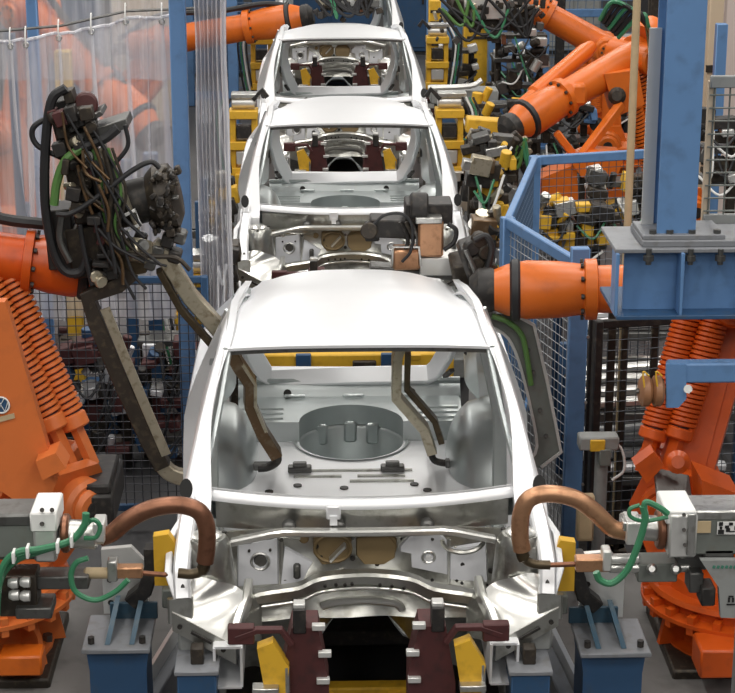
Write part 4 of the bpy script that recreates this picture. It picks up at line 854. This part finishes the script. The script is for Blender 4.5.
# sensor post and box near the fence
sp_ = thing('sensor_post', 'grey sensor post with a yellow box beside the wide blue post', 'sensor post', (P(601, 520, 8.85).x, 8.85, 0))
q = P(601, 470, 8.85); B().cyl((q.x, 8.85, .02), (q.x, 8.85, q.z + .12), .034, 12).build('pole', 'grey_paint', sp_); B().cyl((q.x, 8.85, 0), (q.x, 8.85, .02), .09, 14).build('foot_plate', 'grey_paint', sp_)
q = P(598, 441, 8.82); B().box(q, (.20, .10, .07), b=.008).build('sensor_head', 'grey_paint', sp_); B().box(q + V((-.01, -.052, -.005)), (.075, .02, .06), b=.004).build('sensor_face', 'yellow', sp_); B().box(P(604, 455, 8.80), (.06, .09, .09), b=.006).build('clamp', 'grey_green', sp_)
B().tube(smooth(PL([(612, 440), (622, 450), (624, 470), (612, 480)], 8.8), 5), .007, 6).build('cable', 'white', sp_)
cb = thing('switch_box', 'cream electrical box behind the tan copper arm', 'electrical box', (P(585, 540, 8.7).x, 8.7, 0)); q = P(585, 517, 8.7); B().box(q, (.085, .06, .24), b=.006).build('housing', 'wood_pale', cb); B().box(q + V((0, -.033, 0)), (.07, .008, .21), b=.003).build('lid', 'wood_pale', cb); B().box((q.x, 8.74, q.z / 2 - .05), (.04, .03, q.z - .1)).build('stand', 'steel_dark', cb)
# ================================================================ fixtures under and beside the cars
def clamp_tower(label, x, y, s, zt=.72):
    """dark red toothed tower with a yellow jaw, under the front of a car; s = side"""
    t = thing('clamp_tower', label, 'fixture', (x, y, 0), 'toothed clamp towers under the cars')
    B().prism([V((x - .09, y, 0)), V((x + .10, y, 0)), V((x + .09, y, zt * .75)), V((x + .05, y, zt)), V((x - .05, y, zt)), V((x - .09, y, zt * .8))], (0, .16, 0)).build('tower_plate', 'maroon', t)
    for k in range(7):
        z = zt * .30 + k * .085 * zt / .72; B().box((x - s * (.10 + .015 * (k % 2) - .008 * k), y - .085, z), (.05, .03, .022), b=.002).build('shim', 'alu', t)
    B().box((x + s * .02, y - .05, zt + .03), (.05, .08, .10), b=.004).build('locating_post', 'black', t); B().box((x + s * .02, y - .05, zt + .085), (.045, .05, .02), b=.003).build('locating_pad', 'alu', t)
    B().bar([V((x + s * .05, y - .09, zt - .06)), V((x + s * .09, y - .09, zt + .0)), V((x + s * .18, y - .09, zt + .0)), V((x + s * .26, y - .09, zt - .03))], .02, .035, up=V((0, 1, 0))).build('lever', 'maroon', t)
    B().box((x + s * .24, y - .08, zt - .02), (.10, .05, .07), b=.004).build('lever_block', 'maroon', t)
    xx = x + s * .13
    B().prism([V((xx - .05, y - .1, .0)), V((xx + .06, y - .1, .0)), V((xx + .05, y - .1, zt - .30)), V((xx + .07, y - .1, zt - .14)), V((xx + .01, y - .1, zt - .035)), V((xx - .05, y - .1, zt - .06)), V((xx - .02, y - .1, zt - .26))], (0, .06, 0)).build('jaw', 'yellow', t)
    B().box((xx + s * .02, y - .14, zt - .22), (.10, .06, .025), b=.003).build('jaw_plate', 'steel', t); B().box((xx, y - .13, zt - .36), (.09, .06, .10), b=.006).build('cylinder', 'black', t)
    B().cyl((xx, y - .17, zt - .36), (xx, y - .15, zt - .36), .02, 8).build('port', 'copper_tan', t); B().cyl((xx + .06, y - .12, zt - .45), (xx + .06, y - .12, zt - .14), .012, 8).build('rod', 'steel', t)
    return t
def cross_frame(label, x, y, z, w, k=1):
    t = thing('cross_frame', label, 'fixture', (x, y, 0), 'yellow cross frames between the cars')
    B().box((x, y, z), (w, .10, .16 * k), b=.008).build('beam', 'yellow', t); B().box((x, y + .25, z + .12 * k), (w, .08, .14 * k), b=.008).build('beam', 'yellow', t)
    for s in (-1, 1): B().box((x + s * w * .42, y + .05, z / 2), (.1, .1, z), b=.008).build('leg', 'yellow', t); B().beam((x + s * w * .3, y - .06, z + .06 * k), (x + s * w * .3, y + .3, z + .12 * k), .06, .03).build('link', 'yellow', t)
    for dx in (-.28, .16): B().box((x + dx * w, y - .06, z + .03 * k), (.09, .04, .12 * k), b=.005).build('stop_block', 'blue_dark', t)
    B().box((x + .04, y - .06, z + .02 * k), (.14, .04, .05 * k), b=.006).build('cylinder', 'grime', t); return t
cname = ('nearest', 'second', 'third', 'farthest')
for i, (cx_, cy_) in enumerate(CARS):
    for s, w_ in ((-1, 'left'), (1, 'right')):
        q = P(362 + s * 82, 660, 6.42) if i == 0 else None
        xx = (P(305, 650, 6.5).x if s < 0 else P(432, 650, 6.5).x) - CARS[0][0]
        clamp_tower(f'dark red toothed clamp tower with a yellow jaw, {w_} under the {cname[i]} car front', cx_ + xx, cy_ - .56, s, .95)
for i, (cx_, cy_) in enumerate(CARS[:4]):
    if i < 2: cross_frame(('yellow cross frame seen at the bottom edge under the nearest car', 'yellow cross frame seen through the tailgate opening of the nearest car', 'yellow cross frame low behind the second car', 'yellow cross frame low behind the third car')[i], cx_, cy_ + (.15, -1.62, -1.1, -1.1)[i], .10 if i == 0 else .64, .50 if i == 0 else 1.15, .4 if i == 0 else 1)
    t = thing('shade_deck', f'added black deck darkening the gap low under the {cname[i]} car', 'fixture', (cx_, cy_ + 1.1, 0), 'added dark decks under the cars')
    B().box((cx_, cy_ + 1.65, .25), (.9, 1.9, .08), b=.01).build('deck', 'black', t)  # added deck that keeps the space below the car dark
    for dx in (-.3, .3):
        for dy in (.9, 2.3): B().box((cx_ + dx, cy_ + dy, .105), (.12, .12, .21), b=.01).build('leg', 'black', t)
# skid rails that carry the bodies
for i, (cx_, cy_) in enumerate(CARS):
    for s, w_ in ((-1, 'left'), (1, 'right')):
        t = thing('support_rail', f'grey support rail under the {w_} sill of the {cname[i]} car', 'support rail', (cx_ + s * .70, cy_ + .9, 0), 'support rails under the car sills')
        B().box((cx_ + s * .70, cy_ + .9, .17), (.16, 2.3, .14), b=.01).build('rail', 'grey_paint', t)
        for dy in (.15, .95, 1.6):
            B().box((cx_ + s * .70, cy_ + dy, .05), (.2, .2, .10), b=.01).build('foot', 'steel_dark', t); B().box((cx_ + s * .70, cy_ + dy, .315), (.08, .12, .15), b=.008).build('rest_pad', 'steel_dark', t)
# blue pedestals at the nearest car's front corners
def pedestal(label, px0, px1, pyt, s, y=6.85):
    a, b = P(px0, pyt, y), P(px1, pyt, y); x = (a.x + b.x) / 2; zt = a.z; w = b.x - a.x
    t = thing('pedestal', label, 'pedestal', (x, y, 0), 'blue pedestals at the car corners')
    B().prism([V((x - w * .52, y, zt)), V((x + w * .52, y, zt)), V((x + w * .47, y, zt - .10)), V((x + w * .47, y, 0)), V((x - w * .47, y, 0)), V((x - w * .47, y, zt - .10))], (0, .24, 0)).build('column', 'blue_dark', t)
    B().box((x, y - .02, zt + .008), (w * 1.12, .32, .02), b=.004).build('top_plate', 'plate', t)
    for k in (-.15, .25): B().prism([V((x - s * w * k, y - .14, zt + .02)), V((x - s * w * k, y + .10, zt + .02)), V((x - s * w * (k + .1), y + .10, zt + .12)), V((x - s * w * (k + .1), y + .06, zt + .12))], (.02, 0, 0)).build('rib', 'blue_teal', t)
    B().box((x - s * w * .2, y + .11, zt + .05), (w * .8, .02, .07), b=.003).build('back_plate', 'blue_teal', t)
    for k in (-.42, .42):
        for d in (-.12,): B().cyl((x + w * k, y + d, zt + .018), (x + w * k, y + d, zt + .045), .014, 6).build('bolt', 'black', t)
    # clamp unit standing on the plate
    m = x - s * w * .05; B().prism([V((m - .09, y + .16, zt + .02)), V((m + .09, y + .16, zt + .02)), V((m + .09, y + .16, zt + .24)), V((m + .03, y + .16, zt + .31)), V((m - .09, y + .16, zt + .30))], (0, .03, 0)).build('clamp_plate', 'alu', t)
    for q in ((-.06, .07), (-.06, .17), (.04, .06), (-.05, .26)): B().cyl((m + q[0], y + .14, zt + q[1]), (m + q[0], y + .146, zt + q[1]), .012, 8).build('plate_hole', 'black', t)
    B().bar([V((m - s * .03, y + .10, zt + .10)), V((m - s * .09, y + .08, zt + .16)), V((m - s * .12, y + .08, zt + .26)), V((m - s * .12, y + .08, zt + .34))], .06, .07, up=V((0, 1, 0))).build('clamp_arm', 'black', t)
    B().prism([V((m - s * .13, y + .06, zt + .19)), V((m - s * .22, y + .06, zt + .19)), V((m - s * .22, y + .06, zt + .36)), V((m - s * .19, y + .06, zt + .41)), V((m - s * .13, y + .06, zt + .40))], (0, .05, 0)).build('clamp_jaw', 'yellow', t)
    B().box((m - s * .24, y + .04, zt + .15), (.16, .1, .08), b=.006).build('clamp_foot', 'grey_green', t)
    return t
pedestal('teal-blue pedestal left of the nearest car front', 90, 150, 634, -1)
pedestal('teal-blue pedestal right of the nearest car front', 578, 640, 638, 1)
for s, w_, pa, pb in ((-1, 'left', (212, 610), (160, 720)), (1, 'right', (520, 612), (560, 720))):
    t = thing('conveyor_beam', f'grey sloping beam beside the {w_} front of the nearest car', 'beam', (P(pb[0], 690, 6.7).x, 6.7, 0))
    B().beam(P(pa[0], pa[1] + 10, 7.3), PZ(pb[0] + 6 * s, 722, .20), .085, .16, .006).build('beam', 'plate', t); B().beam(P(pa[0] + s * 12, pa[1] + 14, 7.3), PZ(pb[0] + 20 * s, 722, .18), .03, .2).build('side_strip', 'alu', t)
    q = P(pa[0], pa[1], 7.3); B().box((q.x, 7.3, q.z / 2), (.1, .1, q.z), b=.006).build('stand', 'grey_paint', t)
    q = P(198 if s < 0 else 528, 663, 6.62); t = thing('valve_cabinet', f'small dark blue cabinet at the {w_} rail end of the nearest car', 'cabinet', (q.x, 6.62, 0))
    B().box((q.x, 6.62, q.z / 2), (.15, .2, q.z), b=.006).build('housing', 'blue_dark', t); B().box((q.x, 6.62, q.z + .008), (.17, .22, .018), b=.003).build('lid', 'plate', t); B().box((q.x + .0, 6.6, q.z + .05), (.05, .06, .07), b=.005).build('valve', 'grime', t)
# yellow fixture towers beside the cars
def side_tower(label, x, y, s, z0=.80, z1=1.42, seed=0):
    random.seed(seed); t = thing('fixture_tower', label, 'fixture', (x, y, 0), 'yellow fixture towers beside the cars')
    B().box((x, y, z0 / 2), (.12, .14, z0), b=.008).build('column', 'grime', t); B().box((x, y, .015), (.3, .3, .03)).build('foot_plate', 'steel_dark', t)
    B().box((x - .09, y, (z0 + z1) / 2 - .08), (.05, .16, z1 - z0 - .1), b=.006).build('frame', 'yellow', t); B().box((x + .09, y, (z0 + z1) / 2 - .08), (.05, .16, z1 - z0 - .1), b=.006).build('frame', 'yellow', t)
    for z in (z0 + .02, z0 + .24, z1 - .12): B().box((x, y - .02, z), (.24, .2, .07), b=.006).build('shelf', 'yellow', t)
    B().box((x, y - .03, z0 + .14), (.13, .16, .11), b=.006).build('cylinder_block', 'alu', t); B().box((x, y - .02, z1 - .27), (.12, .16, .10), b=.006).build('cylinder_block', 'black', t)
    B().cyl((x - .1, y - .02, z1 - .03), (x + .1, y - .02, z1 - .03), .05, 12, .008).build('air_cylinder', 'alu', t); B().box((x + .02, y, z1 + .03), (.24, .16, .04), b=.005).build('cap_plate', 'steel', t)
    B().bar([V((x - s * .08, y - .06, z1 + .0)), V((x - s * .16, y - .06, z1 + .08)), V((x - s * .20, y - .06, z1 + .02))], .04, .04).build('clamp_finger', 'black', t)
    for k in range(4):
        a = x + s * (.10 + .03 * k); B().tube(smooth([V((a, y - .1, z1 + .02)), V((a + s * .06, y - .12, z1 - .15)), V((a + s * .02, y - .12, z0 + .1)), V((a - s * .04, y - .08, z0 - .2))], 5), .010, 6).build('hose', ('rubber', 'white', 'green_hose', 'rubber')[k], t)
    for k in range(8): B().box((x + (random.random() - .5) * .3, y - .12, .2 + random.random() * (z0 - .2)), (.06 + .1 * random.random(), .1, .04 + .08 * random.random()), b=.005).build('bracket', random.choice(['grime', 'steel_dark', 'yellow', 'alu', 'maroon']), t)
    return t
k = 0
for y_, xl_, xr_, w_ in ((15.6, P(244, 130, 15.6).x, P(449, 130, 15.6).x, 'third car front'), (20.0, P(262, 60, 20).x, P(437, 60, 20).x, 'farthest car front'), (11.5, -1.0, .93, 'second car front')):
    for s, x, sd_ in ((-1, xl_, 'left'), (1, xr_, 'right')):
        if y_ < 12 and s > 0: continue
        side_tower(f'yellow clamp tower {sd_} of the {w_}', x, y_, s, seed=k, z1=1.42 if y_ > 12 else 1.1, z0=.8 if y_ > 12 else .5); k += 1
# machine clutter stands
def stand(label, px, py, y, w, h, seed, pal, n=26, cat='fixture', d=.35, hs=('rubber', 'rubber', 'white', 'green_hose')):
    """floor-standing frame carrying clamps and valves, seen between py-h/2 and py+h/2"""
    random.seed(seed); c = P(px, py, y); kk = y * 1.06 / 1880; W, H = w * kk, h * kk; t = thing('tooling_stand', label, cat, (c.x, y, 0), 'tooling stands along the line')
    zt = c.z + H / 2; zb = max(.05, c.z - H / 2)
    for s in (-1, 1): B().box((c.x + s * W * .4, y + d * .3, zt / 2), (.06, .06, zt), b=.005).build('leg', 'grime', t)
    for z in (zt - .03, (zt + zb) / 2, zb): B().box((c.x, y + d * .2, z), (W, d * .6, .04), b=.004).build('shelf', random.choice(['steel_dark', 'grime']), t)
    for i in range(n):
        q = V((c.x + (random.random() - .5) * W, y - d * .5 * random.random(), zb + (zt - zb + .05) * random.random())); m = random.choice(pal)
        if random.random() < .65: B().box(q, (.04 + .12 * random.random(), .08 + .1 * random.random(), .03 + .10 * random.random()), ry((random.random() - .5) * .6), .006).build(random.choice(['clamp', 'bracket', 'block']), m, t)
        else: B().cyl(q, q + V((.1 * (random.random() - .3), -.06 * random.random(), .1 * random.random() + .02)), .02 + .03 * random.random(), 10, .004).build(random.choice(['air_cylinder', 'valve']), m, t)
    for i in range(6):
        a = V((c.x + (random.random() - .5) * W, y - d * .55, zb + (zt - zb) * random.random())); b = V((c.x + (random.random() - .5) * W, y - d * .55, zb + (zt - zb) * random.random()))
        B().tube(smooth([a, (a + b) / 2 + V((0, -.08, -.10)), b], 6), .009, 6).build('hose', random.choice(hs), t)
    return t
mixp = ['yellow', 'yellow', 'black', 'grime', 'brass_arm', 'grime', 'black', 'arm_brown', 'steel_dark', 'steel']; yel = ['yellow', 'yellow', 'steel', 'black', 'grime']; drk = ['black', 'grime', 'steel_dark', 'black', 'alu']
stand('tooling stand with yellow valves left of the fence corner', 487, 205, 12.3, 32, 76, 11, mixp, 44); stand('low tooling stand right of the second car roof', 490, 165, 13.6, 40, 46, 12, mixp, 34)
stand('tooling stand with yellow castings inside the mesh fence', 568, 225, 12.9, 76, 42, 13, yel, 40); stand('dark valve stand below the slanting robot', 622, 205, 13.3, 60, 50, 14, drk + ['yellow'], 34)
stand('tooling stand with yellow plates behind the third car tower', 490, 120, 16.4, 66, 34, 15, yel, 30); stand('dark tooling stand left of the second car', 221, 215, 12.9, 20, 70, 16, mixp, 30)
stand('dark tooling stand at the far left of the second car nose', 222, 285, 11.2, 26, 60, 17, drk, 24); stand('small tooling stand right of the second car nose', 486, 250, 11.0, 20, 50, 18, mixp, 30)
stand('far tooling stand with black valves by the yellow upright', 455, 70, 20.5, 40, 40, 19, drk, 26); stand('far tooling stand between blue uprights at the top', 512, 75, 19.8, 40, 40, 20, drk + ['blue'], 24)
stand('black machine stand below the thick forearm', 560, 140, 17.0, 60, 60, 24, drk + ['alu', 'blue'], 40); stand('far dark stand above the fence corner', 520, 60, 19.0, 50, 50, 25, drk, 30); stand('black machine stand between the fence and the gantry', 600, 120, 18.8, 60, 60, 26, drk + ['steel'], 36)
red = ['maroon', 'maroon', 'blue_dark', 'black', 'zinc', 'grime']; stand('dark red machine bed behind the mesh below the curtain, left part', 95, 395, 10.75, 70, 110, 27, red, 40, hs=('rubber',)); stand('dark red machine bed behind the mesh below the curtain, right part', 168, 390, 10.8, 56, 110, 28, red, 34, hs=('rubber',)); stand('dark machine bed behind the left robot springs', 26, 380, 10.8, 44, 110, 29, red, 24, hs=('rubber',))
stand('machine stand behind the mesh guard', 716, 150, 12.5, 50, 60, 22, drk, 20)
# grey beam and pipe over the third car's right side
gb = thing('grey_rail', 'grey support beam right of the third car', 'beam', (P(462, 130, 16.9).x, 16.9, 0)); B().beam(P(430, 94, 16.9), P(497, 96, 16.9), .25, .14, .01).build('beam', 'grey_paint', gb); B().tube(smooth(PL([(428, 88), (470, 86), (482, 80)], 16.7), 4), .025, 8).build('pipe', 'alu', gb); q = P(480, 110, 16.9); B().box((q.x, 16.9, q.z / 2), (.14, .14, q.z), b=.008).build('leg', 'grey_paint', gb)
yb_ = thing('yellow_beam', 'yellow box beam pointing at the slanting forearm tip', 'beam', (P(485, 128, 15.0).x, 15.0, 0)); B().beam(P(466, 124, 15.0), P(506, 127, 15.0), .18, .12, .01).build('beam', 'yellow', yb_); q = P(480, 128, 15.0); B().box((q.x, 15.0, q.z / 2 - .03), (.1, .1, q.z - .06), b=.008).build('leg', 'yellow', yb_)
# parts racks behind the fences with shiny pressed bars
def rack(label, x0, x1, y, levels, gl, nb, seed, bar_m='zinc_bright', tilt=0):
    random.seed(seed); t = thing('parts_rack', label, 'rack', ((x0 + x1) / 2, y, 0), 'parts racks behind the fences'); zt = levels[-1] + .22
    for x in (x0, x1):
        for dy in (-.35, .35): B().box((x, y + dy, zt / 2), (.05, .05, zt), b=.004).build('upright', 'blue_dark', t)
    for z in levels:
        for dy in (-.35, .35): B().box(((x0 + x1) / 2, y + dy, z), (x1 - x0, .04, .05), b=.004).build('cross_rail', 'steel_dark', t)
        B().box(((x0 + x1) / 2, y, z + .028), (x1 - x0, .66, .008)).build('deck', 'black', t)
    return t
BN = [0]
def bars(x0, x1, y, z, n, seed, where, mt='zinc_bright'):
    random.seed(seed)
    for i in range(n):
        yy = y - .30 + .6 * i / max(1, n - 1); xa = x0 + .1 * random.random(); xb = x1 - .1 * random.random(); o = B()
        o.bar(smooth([V((xa, yy, z)), V((xa + (xb - xa) * .3, yy, z + .03 * random.random())), V((xa + (xb - xa) * .7, yy, z + .03 * random.random())), V((xb, yy, z))], 3), .07, .05, c=.5)
        tag(o.build('pressed_bar', mt), f'{("nearest", "second", "third", "farthest")[i]} pressed steel bar {where}', 'steel bar', f'pressed bars {where}')
rx0, rx1 = P(548, 400, 11.2).x, P(690, 400, 11.2).x
for j, (yy, lv) in enumerate(((10.2, (.22, .60)), (11.25, (.30, .75)))):
    rack(f'{("front", "back")[j]} parts rack behind the wide blue post', rx0 + .1 * j, rx1 + .4 * j, yy, lv, '', 0, 5 + j)
    for i, z in enumerate(lv): bars(rx0 + .1 * j + .03, rx1 + .4 * j - .03, yy, z + .06, 4, 30 + 3 * j + i, f'on the {("lower", "upper")[i]} deck of the {("front", "back")[j]} right-hand rack', 'zinc_bright' if i != j % 2 else 'zinc')
lxa, lxb = P(40, 350, 12.2).x, P(205, 350, 12.2).x
rack('parts rack of shiny pressings behind the left mesh fence', lxa, lxb, 12.3, (.25, .75, 1.15), '', 0, 9)
for i, z in enumerate((.25, .75, 1.15)): bars(lxa + .05, (lxa + lxb) / 2 + .2 * i, 12.3, z + .06, 4, 60 + i, f'on the {("lowest", "middle", "top")[i]} deck of the left-hand rack', ('maroon', 'zinc', 'zinc_bright')[i])
rc = [('maroon', 'red bin'), ('blue_dark', 'blue bin'), ('maroon', 'red bin')]
for i, (m_, nm) in enumerate(rc):
    q = P(62 + 42 * i, 452 - 6 * (i % 2), 11.5); t = thing('parts_bin', f'{("first dark red", "dark blue", "second dark red", "grey")[i]} parts bin from the left, behind the mesh fence', 'bin', (q.x, 11.45, 0), 'parts bins behind the left fence')
    for dx, dy, sx, sy in ((-.11, 0, .012, .3), (.11, 0, .012, .3), (0, -.15, .23, .012), (0, .15, .23, .012)): B().box((q.x + dx, 11.45 + dy, .14), (sx, sy, .26), b=.002).build('bin_wall', m_, t)
    B().box((q.x, 11.45, .015), (.23, .3, .02)).build('bin_floor', m_, t); B().box((q.x, 11.45, .28), (.26, .33, .02), b=.004).build('bin_rim', m_, t)
# far fences, columns, cabinets
far = [(190, 262, 23.5, 'far blue fence panel behind the left orange forearm'), (430, 520, 23.4, 'far blue fence panel right of the farthest car'), (520, 640, 24.5, 'far blue fence panel behind the top orange arm')]
for a, b, y_, lb in far: fence(lb, (P(a, 60, y_).x, y_), (P(b, 60, y_).x, y_), 1.9, pw=.1, sp=.10, wire='wire_blue', wr=.004, mid=True, group='far blue fence panels')
n_ = 0
for px, y_, wd, zt, m_, lb in ((236, 22, .12, 3.0, 'blue', 'leftmost far blue upright beside the plastic bundle'), (262, 22.5, .16, 3.0, 'blue_dark', 'far dark blue upright left of the third car'), (280, 25, .3, 3, 'blue_dark', 'broad far dark blue upright left of the farthest car'), (446, 21.8, .30, 2.1, 'blue', 'broad far blue upright right of the yellow one'), (518, 20.5, .2, 2.4, 'blue', 'far blue upright under the grey welding gun'), (537, 20.7, .16, 2.4, 'blue', 'far blue upright right beside its twin'), (494, 20.8, .2, 2.0, 'blue', 'far blue upright left of the twin uprights'), (712, 13.5, .08, 2.3, 'blue', 'blue upright behind the mesh guard'), (555, 22, .1, 2.4, 'black', 'thin far black upright behind the forearms')): post(lb, px, y_, wd, zt, m_)
for px, y_, wd, z1, lb in ((434, 21.0, .13, 1.6, 'far narrow yellow upright'), (478, 21.3, .34, 1.75, 'far broad yellow cabinet under the grey welding gun')):
    x = P(px, 60, y_).x; t = thing('yellow_upright', lb, 'cabinet', (x, y_, 0)); B().box((x, y_, z1 / 2), (wd, .2, z1), b=.01).build('body', 'yellow', t)
    for k in range(5): B().box((x, y_ - .105, z1 - .12 - k * .12), (wd * .8, .02, .03)).build('louvre', 'grime', t)
x = P(722, 100, 17).x; t = thing('hall_column', 'broad pale pink-grey hall column at the right edge', 'column', (x + .2, 17, 0)); B().box((x + .2, 17, 4.5), (.55, .5, 9), b=.02).build('shaft', 'pale_column', t); B().box((x + .2, 17, .05), (.75, .7, .1), b=.01).build('footing', 'plate', t)
x = P(708, 150, 16).x; t = thing('cream_duct', 'narrow cream cable duct behind the mesh guard', 'duct', (x, 16, 0)); B().box((x, 16, 1.6), (.12, .12, 3.2), b=.006).build('shaft', 'cream', t); B().box((x, 16, .02), (.2, .2, .04)).build('foot_plate', 'cream', t)
for k in (.8, 1.6, 2.4): B().box((x, 15.93, k), (.14, .02, .06)).build('strap', 'grime', t)
for i, (px, y_, w_, h_, m_, lb) in enumerate(((215, 26, .8, 1.6, 'blue_dark', 'far dark blue control cabinet at the top left'), (330, 27, 1.2, 1.4, 'blue_dark', 'far dark blue control cabinet behind the farthest car'), (425, 28, .9, 1.5, 'blue_dark', 'far dark blue control cabinet right of the farthest car'), (570, 28, .8, 1.7, 'grey_paint', 'far grey control cabinet behind the top orange arm'), (680, 22, .9, 1.6, 'grime', 'far brown machine cabinet behind the blue column'), (55, 24, 1.2, 1.5, 'blue_dark', 'far dark blue control cabinet behind the curtain'), (150, 22, .8, 1.7, 'cream', 'far cream control cabinet behind the curtain'), (650, 20.5, .7, 1.2, 'grey_paint', 'grey control cabinet behind the slanting robot'))):
    x = P(px, 60, y_).x; t = thing('control_cabinet', lb, 'cabinet', (x, y_, 0), 'control cabinets in the background'); B().box((x, y_, h_ / 2 + .05), (w_, .5, h_), b=.01).build('housing', m_, t); B().box((x, y_, .025), (w_ * .95, .45, .05)).build('plinth', 'black', t)
    for s in (-1, 1): d_ = B().box((x + s * w_ * .24, y_ - .255, h_ / 2 + .05), (w_ * .45, .02, h_ * .92), b=.004).build('door', m_, t); B().box((x + s * w_ * .06, y_ - .275, h_ * .55), (.03, .03, .16), b=.004).build('handle', 'black', d_)
